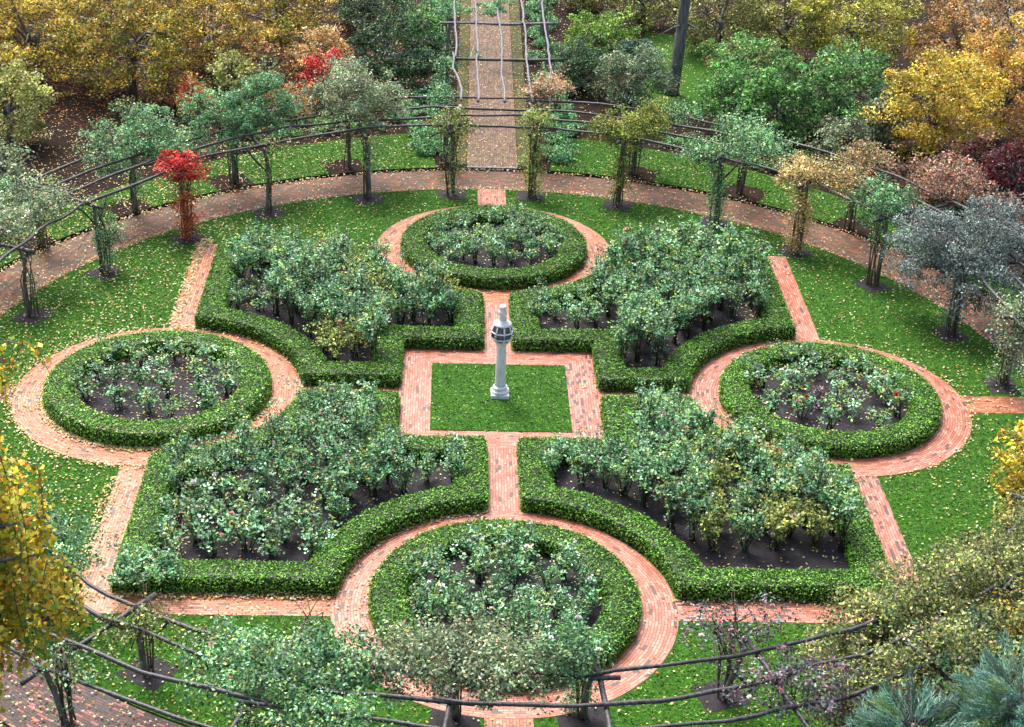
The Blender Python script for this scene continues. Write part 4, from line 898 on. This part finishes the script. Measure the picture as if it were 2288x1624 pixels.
# ------------------------------------------------------------------ shrubs and trees round the garden
B = [
 ('beech_tree', 'gold leafed beech tree with branches to the ground at the upper left', 'tree', -18.3, 25.7, 5.1, 2.9, 'gold1', dict(flat=.42, n=6000)),
 ('beech_tree', 'olive gold beech tree whose lowest boughs hang over russet leaves at the upper left', 'tree', -14.3, 24.4, 4.8, 2.6, 'gold1', dict(flat=.42, n=6000, key2='goldgreen', f2=.3)),
 ('beech_tree', 'golden beech tree at the top left, between the hanging boughs and the twiggy shrub', 'tree', -11.5, 27.5, 4.6, 2.4, 'gold1', dict(flat=.42, n=5200, key2='russet', f2=.25)),
 ('beech_tree', 'golden tree at the top edge above the cream shrub', 'tree', -9.1, 31.2, 4.1, 2.3, 'gold1', dict(flat=.42, n=4600, key2='goldgreen', f2=.3)),
 ('beech_tree', 'gold and green tree at the top edge behind the other left beeches', 'tree', -14.0, 32.5, 4.6, 2.9, 'gold1', dict(flat=.42, n=5000)),
 ('beech_tree', 'dull gold tree in the upper left corner', 'tree', -18.2, 31.2, 4.6, 2.9, 'gold1', dict(flat=.42, n=5000, key2='russet', f2=.3)),
 ('beech_tree', 'rusty gold tree at the left edge of the picture', 'tree', -21.0, 27.5, 4.6, 2.5, 'gold1', dict(flat=.42, n=4000, key2='russet', f2=.4)),
 ('shrub', 'yellow green loose shrub at the left edge above the dark soil', 'shrub', -17.7, 18.4, 3.3, 1.6, 'edge', dict(n=2800)),
 ('shrub', 'olive shrub at the left edge below the beeches', 'shrub', -19.6, 22.4, 3.2, 1.5, 'edge', dict(n=2400, key2='gold1', f2=.4)),
 ('shrub', 'low tawny shrub on the dark soil at the left edge', 'shrub', -17.2, 14.6, 1.5, 1.2, 'palerose', dict(n=900)),
 ('shrub', 'small yellow green sapling in front of the russet twigs', 'shrub', -10.3, 24.3, 2.0, .95, 'yg', dict(n=1100, rzf=.45)),
 ('shrub', 'brown twiggy nearly bare shrub between the beeches and the cream shrub', 'shrub', -9.0, 25.8, 2.0, 1.3, 'russet', dict(n=1300)),
 ('shrub', 'brown twiggy shrub in the dark gap under the golden beech', 'shrub', -12.4, 23.4, 1.4, 1.2, 'russet', dict(n=900)),
 ('shrub', 'glowing cream and orange shrub left of the dark evergreen', 'shrub', -7.0, 28.0, 2.0, 1.35, 'cream', dict(n=2900, leaf=.09)),
 ('shrub', 'scarlet shrub above the pale climbing rose', 'shrub', -6.6, 24.6, 2.1, 1.05, 'red', dict(n=2200, leaf=.09)),
 ('shrub', 'small orange red shrub behind the big green rose mass', 'shrub', -11.4, 22.0, 1.6, .8, 'redorange', dict(n=700, leaf=.09)),
 ('shrub', 'low red leafed shrub behind the pale climbing rose', 'shrub', -7.6, 22.2, 1.4, .9, 'redorange', dict(n=600, leaf=.09)),
 ('evergreen_shrub', 'large rounded dark evergreen shrub left of the walk', 'shrub', -3.9, 26.0, 3.1, 2.0, 'dark', dict(n=6500, leaf=.085, ry=1.6)),
 ('evergreen_shrub', 'dark evergreen shrub at the top edge left of the walk', 'shrub', -5.4, 34.9, 2.6, 2.1, 'dark', dict(n=4200, leaf=.09)),
 ('evergreen_shrub', 'green shrub at the top edge beside the far end of the walk', 'shrub', -2.9, 31.8, 2.0, .95, 'green', dict(n=1600)),
 ('evergreen_shrub', 'bright lime green shrub right of the walk at the top', 'shrub', 5.0, 31.2, 2.2, 1.6, 'lime', dict(n=4000, leaf=.085)),
 ('evergreen_shrub', 'dark juniper like shrub beside the walk on its right', 'shrub', 3.7, 26.6, 2.2, 1.15, 'dark', dict(n=3000, leaf=.08)),
 ('evergreen_shrub', 'grey green rounded shrub right of the walk above the pergola', 'shrub', 5.8, 25.0, 2.5, 1.65, 'greygreen', dict(n=5200, leaf=.08)),
 ('evergreen_shrub', 'low spiky blue green shrub left of the tall tree trunk', 'shrub', 6.6, 29.6, 1.3, .95, 'spiky', dict(n=2000, leaf=.1)),
 ('shrub', 'olive and cream sprinkled shrub right of the tree trunk', 'shrub', 10.4, 32.2, 3.9, 2.3, 'olive', dict(n=4600)),
 ('shrub', 'olive shrub at the top edge, centre right', 'shrub', 13.2, 31.2, 4.2, 2.1, 'olive', dict(n=4400, key2='goldgreen', f2=.3)),
 ('shrub', 'yellow green tree like shrub at the top right', 'shrub', 16.0, 30.2, 4.5, 2.6, 'goldgreen', dict(n=6000)),
 ('shrub', 'olive shrub at the top edge left of the tree trunk', 'shrub', 7.4, 36.2, 3.2, 2.1, 'olive', dict(n=3400)),
 ('shrub', 'olive shrub at the top edge near the lime green shrub', 'shrub', 4.9, 38.8, 2.6, 1.7, 'olive', dict(n=2400)),
 ('shrub', 'green flowering shrub just right of the tree trunk', 'shrub', 9.5, 21.7, 2.8, 1.45, 'green', dict(n=4000)),
 ('shrub', 'green shrub behind the pergola, middle of the right hand green bank', 'shrub', 11.3, 21.0, 3.1, 1.75, 'green', dict(n=4600)),
 ('shrub', 'tall green shrub with pale blooms at the right end of the green bank', 'shrub', 13.9, 22.0, 3.7, 1.9, 'green', dict(n=5200, key2='rose', f2=.2)),
 ('shrub', 'darker green shrub at the back of the right hand green bank', 'shrub', 10.9, 26.2, 2.7, 1.9, 'green', dict(n=3600, key2='olive', f2=.4)),
 ('shrub', 'grey green shrub left of the golden tree', 'shrub', 15.0, 20.2, 2.3, 1.1, 'palerose', dict(n=1900)),
 ('shrub', 'grey green leafy shrub with white blooms under the golden tree', 'shrub', 13.2, 18.5, 1.9, 1.2, 'palerose', dict(n=1900)),
 ('gold_tree', 'bright golden tree at the right above the brown shrubs', 'tree', 16.9, 19.6, 4.1, 2.2, 'gold2', dict(n=6500)),
 ('gold_tree', 'orange gold tree at the right edge', 'tree', 19.9, 21.2, 4.9, 2.4, 'gold2', dict(n=6500, key2='orange', f2=.35)),
 ('orange_tree', 'salmon and orange tree at the top right', 'tree', 20.2, 29.0, 3.7, 2.1, 'orange', dict(n=3600)),
 ('orange_tree', 'pale orange tree in the top right corner', 'tree', 23.4, 31.0, 3.9, 2.2, 'orange', dict(n=3600, key2='pale', f2=.5)),
 ('shrub', 'pale greyish shrub at the top right corner', 'shrub', 24.6, 36.5, 3.0, 2.2, 'pale', dict(n=2200)),
 ('shrub', 'dark burgundy shrub at the right edge', 'shrub', 18.6, 14.8, 2.6, 1.25, 'burgundy', dict(n=3400, leaf=.085)),
 ('shrub', 'brown pink shrub behind the rust coloured climbing rose', 'shrub', 14.0, 16.4, 1.5, 1.2, 'pinkbrown', dict(n=1500)),
 ('shrub', 'brown and green shrub left of the burgundy shrub', 'shrub', 16.1, 15.0, 1.8, 1.4, 'pinkbrown', dict(n=2300)),
 ('shrub', 'tawny shrub between the burgundy shrub and the blue grey rose', 'shrub', 17.4, 11.6, 1.7, 1.1, 'pinkbrown', dict(n=1600)),
 ('shrub', 'brown shrub under the golden tree', 'shrub', 18.0, 17.2, 1.8, 1.2, 'pinkbrown', dict(n=1400, key2='burgundy', f2=.4)),
 ('yellow_shrub', 'bright yellow shrub at the right edge beside the near lawn', 'shrub', 13.2, -6.0, 3.3, 1.25, 'yellowshrub', dict(n=3600)),
 ('shrub', 'green shrub under the bright yellow shrub', 'shrub', 12.1, -8.4, 2.6, 1.0, 'big', dict(n=2600, leaf=.07)),
 ('shrub', 'blue green leafy shrub at the right edge above the bright yellow shrub', 'shrub', 14.6, -3.8, 2.0, .9, 'greenrose', dict(n=1600)),
 ('rambling_rose', 'olive rambler at the top of the big near right thicket', 'rambling rose', 10.9, -10.3, 2.9, 1.5, 'big', dict(n=7000, leaf=.068)),
 ('rambling_rose', 'olive and yellow rambler in the middle of the near right thicket', 'rambling rose', 9.1, -11.7, 3.0, 1.6, 'big', dict(n=7600, leaf=.068)),
 ('rambling_rose', 'rambler overhanging the end of the near brick path', 'rambling rose', 7.6, -12.4, 2.8, 1.35, 'big', dict(n=5600, leaf=.065)),
 ('rambling_rose', 'dark olive rambler at the heart of the near right thicket', 'rambling rose', 8.7, -14.2, 3.2, 1.6, 'big', dict(n=6800, leaf=.068, key2='dark', f2=.3)),
 ('rambling_rose', 'dark rambler with pink blooms beside the purple climbing rose', 'rambling rose', 6.7, -14.6, 2.4, 1.1, 'big', dict(n=3200, leaf=.068, key2='purple', f2=.25)),
 ('rambling_rose', 'yellow flecked rambler at the right edge of the near thicket', 'rambling rose', 10.8, -13.4, 3.3, 1.4, 'big', dict(n=5600, leaf=.068, key2='yellowshrub', f2=.2)),
]
SP = [(3.2, -1), (3.5, 1)]
for i, (nm, lab, cat, x, y, h, r, key, kw) in enumerate(B): woody(nm, lab, cat, x, y, h, r, key, 500+i, **kw)

# tall tree whose grey trunk rises out of the picture
rg = np.random.default_rng(5)
tt = empty('tall_tree', (7.69, 26.3, UP-.03), 'tall grey lichened tree trunk rising out of the top of the picture', 'tree')
t = Geo(); t.tube([(0, 0, 0), (.02, 0, .25), (.12, .05, 1.2), (.2, .1, 2.6), (.25, .1, 4.5), (.2, .2, 7)], [.36, .26, .24, .23, .2, .15], 12, jit=.05)
for q in ([(.33, .1, 3.05), (.8, -.2, 2.9), (1.2, -.4, 2.6)], [(.33, .1, 3.0), (-.2, -.3, 2.95), (-.7, -.4, 2.7)], [(.35, .1, 5), (1.6, .3, 6.4), (2.6, .2, 7.4)], [(.3, .1, 5.4), (-1, .6, 6.8), (-2.2, .8, 7.6)], [(.2, .2, 6.5), (.3, .3, 8), (.2, .5, 9.4)], [(.3, .1, 4.8), (.5, 1.5, 6.2), (.6, 2.6, 7.2)]):
    t.tube(q, [.05, .035, .012] if q[0][2] < 4 else [.09, .06, .03], 6)
link('trunk', t.mesh('trunk', M_bark, True), tt)
g = Geo(); crown(g, rg, (.2, .6, 8.4), (3.0, 2.6, 1.5), 3200, .11, 'goldgreen', 46)
link('crown', g.mesh('crown', M_leaf), tt)

# leafy plants edging the walk (single plants)
rg = np.random.default_rng(61)
VP = []
for i in range(4):
    g = Geo(); crown(g, rg, (0, 0, .26), (.42, .42, .26), 420, .10, 'greenrose', 14, cr=.4); VP.append(g.mesh('foliage', M_leaf))
def yw(y): return 'just behind the round pergola' if y < 21 else 'by its front crossbar' if y < 25 else 'between its crossbars' if y < 30 else 'towards its far end' if y < 35 else 'at its far end'
for side, (xa, xb) in ((-1, (-3.3, -1.75)), (1, (1.95, 3.2))):
    for y in np.arange(18.4, 41, .72):
        for _ in range(2):
            xx = rg.uniform(xa, xb); yy = y+rg.normal(0, .25)
            if xx < -2.3 and 24.5 < yy < 28: continue
            o = empty('edging_plant', (xx, yy, UP), f'low green plant edging the {"left" if side < 0 else "right"} of the walk, {yw(y)}', 'plant', f'leafy plants along the {"left" if side < 0 else "right"} side of the walk, {yw(y)}', rz=rg.uniform(0, 6))
            link('foliage', VP[rg.integers(4)], o); s_ = rg.uniform(.7, 1.15); o.scale = (s_, s_, s_*rg.uniform(.8, 1.3))
# climbers on the walk pergola
def walkclimb(x, y, key, label, tops, seed, n=500):
    rg = np.random.default_rng(seed); o = empty('climbing_rose', (x, y, UP), label, 'climbing rose'); st = Geo(); lf = Geo()
    for i in range(5): st.tube([(rg.normal(0, .1), rg.normal(0, .1), 0), (rg.normal(0, .1), rg.normal(0, .1), 1.2), (rg.normal(0, .15), rg.normal(0, .15), 2.3)], [.02, .015, .01], 4)
    if n: lf.leaves(np.c_[rg.normal(0, .18, (n, 2)), rg.uniform(.3, 2.3, n)], rg.normal(0, 1, (n, 3))+[0, 0, .5], .08, pcol(rg, n, key), .6, rg=rg)
    for (a_, b_, c_, ra, rb_, rc, m_) in tops: crown(lf, rg, (a_-x, b_-y, c_-UP), (ra, rb_, rc), m_, .085, key, int(12+12*ra), cr=.35)
    link('stems', st.mesh('stems', M_cane), o); link('foliage', lf.mesh('foliage', M_leaf), o)
walkclimb(-1.9, 22.9, 'greenrose', 'green climbing rose on the left front post of the walk pergola', [(-1.7, 22.6, 2.3, .45, .6, .35, 700), (-.6, 23.4, 2.5, .4, .4, .12, 120)], 91, 500)
walkclimb(-1.9, 33.0, 'greenrose', 'green climbing rose roofing the far end of the walk pergola', [(-.2, 30.0, 2.5, 1.2, .7, .25, 1300), (-1.6, 31.0, 2.3, .8, .9, .5, 1300), (.6, 31.4, 2.5, .7, .8, .2, 500)], 92, 300)
walkclimb(2.7, 22.7, 'cream_red', 'coppery climbing rose on the right front post of the walk pergola', [(2.3, 21.0, 2.2, .6, .7, .4, 600)], 93, 200)
walkclimb(2.7, 33.0, 'palerose', 'sparse climbing rose on the right far post of the walk pergola', [(2.7, 33.0, 2.2, .5, .6, .3, 300)], 94, 200)

# low green plants in the border between the pergola and the shrubs
rg = np.random.default_rng(63); VL = []
for i in range(4):
    g = Geo(); crown(g, rg, (0, 0, .2), (.4, .4, .2), 260, .09, ['green', 'palerose', 'greenrose', 'dark'][i], 12, cr=.4); VL.append(g.mesh('foliage', M_leaf))
for i in range(90):
    a = rg.uniform(7, 58) if i % 3 else rg.uniform(-32, -8); r_ = rg.uniform(21.3, 23.2)-abs(a)*.03
    side = 'right' if a > 0 else 'left'; pl_w = 'close to the walk' if abs(a) < 15 else 'at the middle' if abs(a) < 30 else 'towards the outer end' if abs(a) < 45 else 'at the far end'
    o = empty('border_plant', (r_*sin(radians(a)), r_*cos(radians(a)), UP), f'small leafy plant in the border behind the {side} back lawn, {pl_w}', 'plant', f'small plants in the border behind the {side} back lawn, {pl_w}', rz=rg.uniform(0, 6))
    link('foliage', VL[rg.integers(4)], o); s_ = rg.uniform(.7, 1.3); o.scale = (s_, s_, s_)

# spiky juniper at the bottom right corner
def juniper(x, y, h, r, seed, label):
    rg = np.random.default_rng(seed); o = empty('juniper', (x, y, 0), label, 'juniper'); t = Geo(); t.tube([(0, 0, 0), (0, 0, h*.85)], [.12, .04], 8)
    g = Geo(); K = 230
    an_ = rg.uniform(0, 2*pi, K); zz = rg.uniform(.15, 1, K)**.8*h*.95; L_ = r*(1.15-zz/h*.55)*rg.uniform(.6, 1.1, K)
    for a, z, l_ in zip(an_, zz, L_):
        d = np.array([cos(a), sin(a), 0]); b0 = np.array([0, 0, z*.85]); e = d*l_+[0, 0, z+.12]
        t.tube([b0, (b0+e)/2+[0, 0, .05], e], [.018, .010, .004], 4)
        m_ = 120; s_ = rg.uniform(.35, 1, m_); base = b0+(e-b0)*s_[:, None]+rg.normal(0, .05, (m_, 3)); dr = d*.8+[0, 0, .7]+rg.normal(0, .38, (m_, 3)); dr /= np.linalg.norm(dr, axis=1)[:, None]
        ln = rg.uniform(.08, .19, m_)[:, None]; sd = np.cross(dr, rg.normal(size=(m_, 3))); sd /= np.linalg.norm(sd, axis=1)[:, None]; sd *= .011
        v = np.stack([base-sd, base+sd, base+dr*ln+sd*.3, base+dr*ln-sd*.3], 1).reshape(-1, 3)
        c = pcol(rg, 1, 'juniper', .15).repeat(m_, 0)*np.exp(rg.normal(0, .2, (m_, 1))); g.add(v, np.arange(4*m_).reshape(-1, 4), c)
    link('trunk', t.mesh('trunk', M_bark), o); link('foliage', g.mesh('foliage', M_leaf), o)
juniper(9.3, -16.2, 3.5, 1.8, 71, 'blue green feathery juniper in the bottom right corner')
juniper(7.2, -16.5, 2.9, 1.5, 72, 'blue green feathery juniper left of the corner juniper at the bottom edge')

# weeping tree close to the viewer on the left
rg = np.random.default_rng(12)
wt = empty('weeping_tree', (-10.4, -21.6, 0), 'weeping golden leafed tree hanging in close on the left', 'tree')
def W(p): return np.array(p)-np.array([-10.4, -21.6, 0])
t = Geo(); t.tube([(0, 0, 0), (.05, 0, 3), (.1, .1, 7), (.3, .2, 10.5), (.5, .2, 12.2)], [.28, .22, .17, .10, .05], 10, jit=.04)
g = Geo()
def strand(p0, L_, seed, nleaf, spread=.13, size=.10, thin=False):
    rg = np.random.default_rng(seed); k = 8; s_ = np.linspace(0, 1, k)
    dx = rg.normal(0, .12, 2); pts = np.array(p0)+np.c_[dx[0]*s_*L_*.5+.04*np.sin(s_*7+seed), dx[1]*s_*L_*.5, -s_*L_]
    t.tube(pts, np.linspace(.009, .003, k), 4, mi=0)
    u_ = rg.uniform(.02, 1, nleaf)*(k-1); i = np.minimum(u_.astype(int), k-2); p = pts[i]+(pts[i+1]-pts[i])*(u_-i)[:, None]+rg.normal(0, spread*.55, (nleaf, 3))
    nm = rg.normal(0, .6, (nleaf, 3))+[0, -.5, .45]; g.leaves(p, nm, size*rg.uniform(.6, 1.2, nleaf), pcol(rg, nleaf, 'weep', .2)*np.exp(rg.normal(0, .18)), .72, fold=.1, rg=rg)
limbs = []
for i, (e, z0_) in enumerate([((-7.9, -20.6, 11.3), 9.5), ((-7.4, -20.9, 10.3), 8.6), ((-7.1, -21.0, 9.6), 8.0), ((-8.6, -20.1, 11.7), 10), ((-9.0, -22.0, 11.0), 9.4), ((-7.0, -21.4, 9.3), 7.6), ((-8.2, -21.6, 9.6), 8.2), ((-7.7, -22.1, 9.0), 7.2)]):
    e = W(e); s0 = np.array([.1, .1, z0_]); md = (s0+e)/2+[0, 0, .55]; t.tube([s0, md, e], [.07, .045, .018], 6); limbs.append((s0, md, e))
for i in range(235):
    s0, md, e = limbs[rg.integers(len(limbs))]; u_ = rg.uniform(.35, 1); p = (1-u_)**2*s0+2*u_*(1-u_)*md+u_*u_*e
    p = p+rg.normal(0, .28, 3)*[1, 1, .35]; q = p+np.array([-10.4, -21.6, 0])
    q[0] = min(q[0], -7.02 if q[2] > 9.6 else -6.85); L_ = min(rg.uniform(1.0, 2.6), q[2]-7.55-(.5 if q[0] > -7.2 else 0))
    if L_ < .35: continue
    strand(q-np.array([-10.4, -21.6, 0]), L_, 1000+i, int(L_*85))
for i, (px, py, pz, L_) in enumerate([(-6.75, -21.1, 9.0, 1.0), (-6.62, -21.2, 8.85, .75), (-6.9, -21.1, 9.0, 1.15), (-6.55, -21.3, 8.6, .55), (-6.8, -21.5, 8.9, .9)]):
    strand(W((px, py, pz)), L_, 1300+i, int(L_*110))
t.tube([W((-8.3, -20.0, 11.75)), W((-7.6, -19.75, 11.72)), W((-7.12, -19.7, 11.55)), W((-6.95, -19.7, 11.0))], [.012, .01, .007, .003], 5)
for i, (px, L_) in enumerate([(-7.65, .8), (-7.5, .55), (-7.35, .4), (-7.1, .45), (-7.75, 1.0)]): strand(W((px, -19.75, 11.7)), L_, 1400+i, int(L_*34), spread=.09)
link('trunk', t.mesh('trunk', M_bark, True), wt); link('crown', g.mesh('crown', M_dry), wt)
print('objects', len(bpy.data.objects), 'faces', sum(len(m.polygons) for m in bpy.data.meshes))
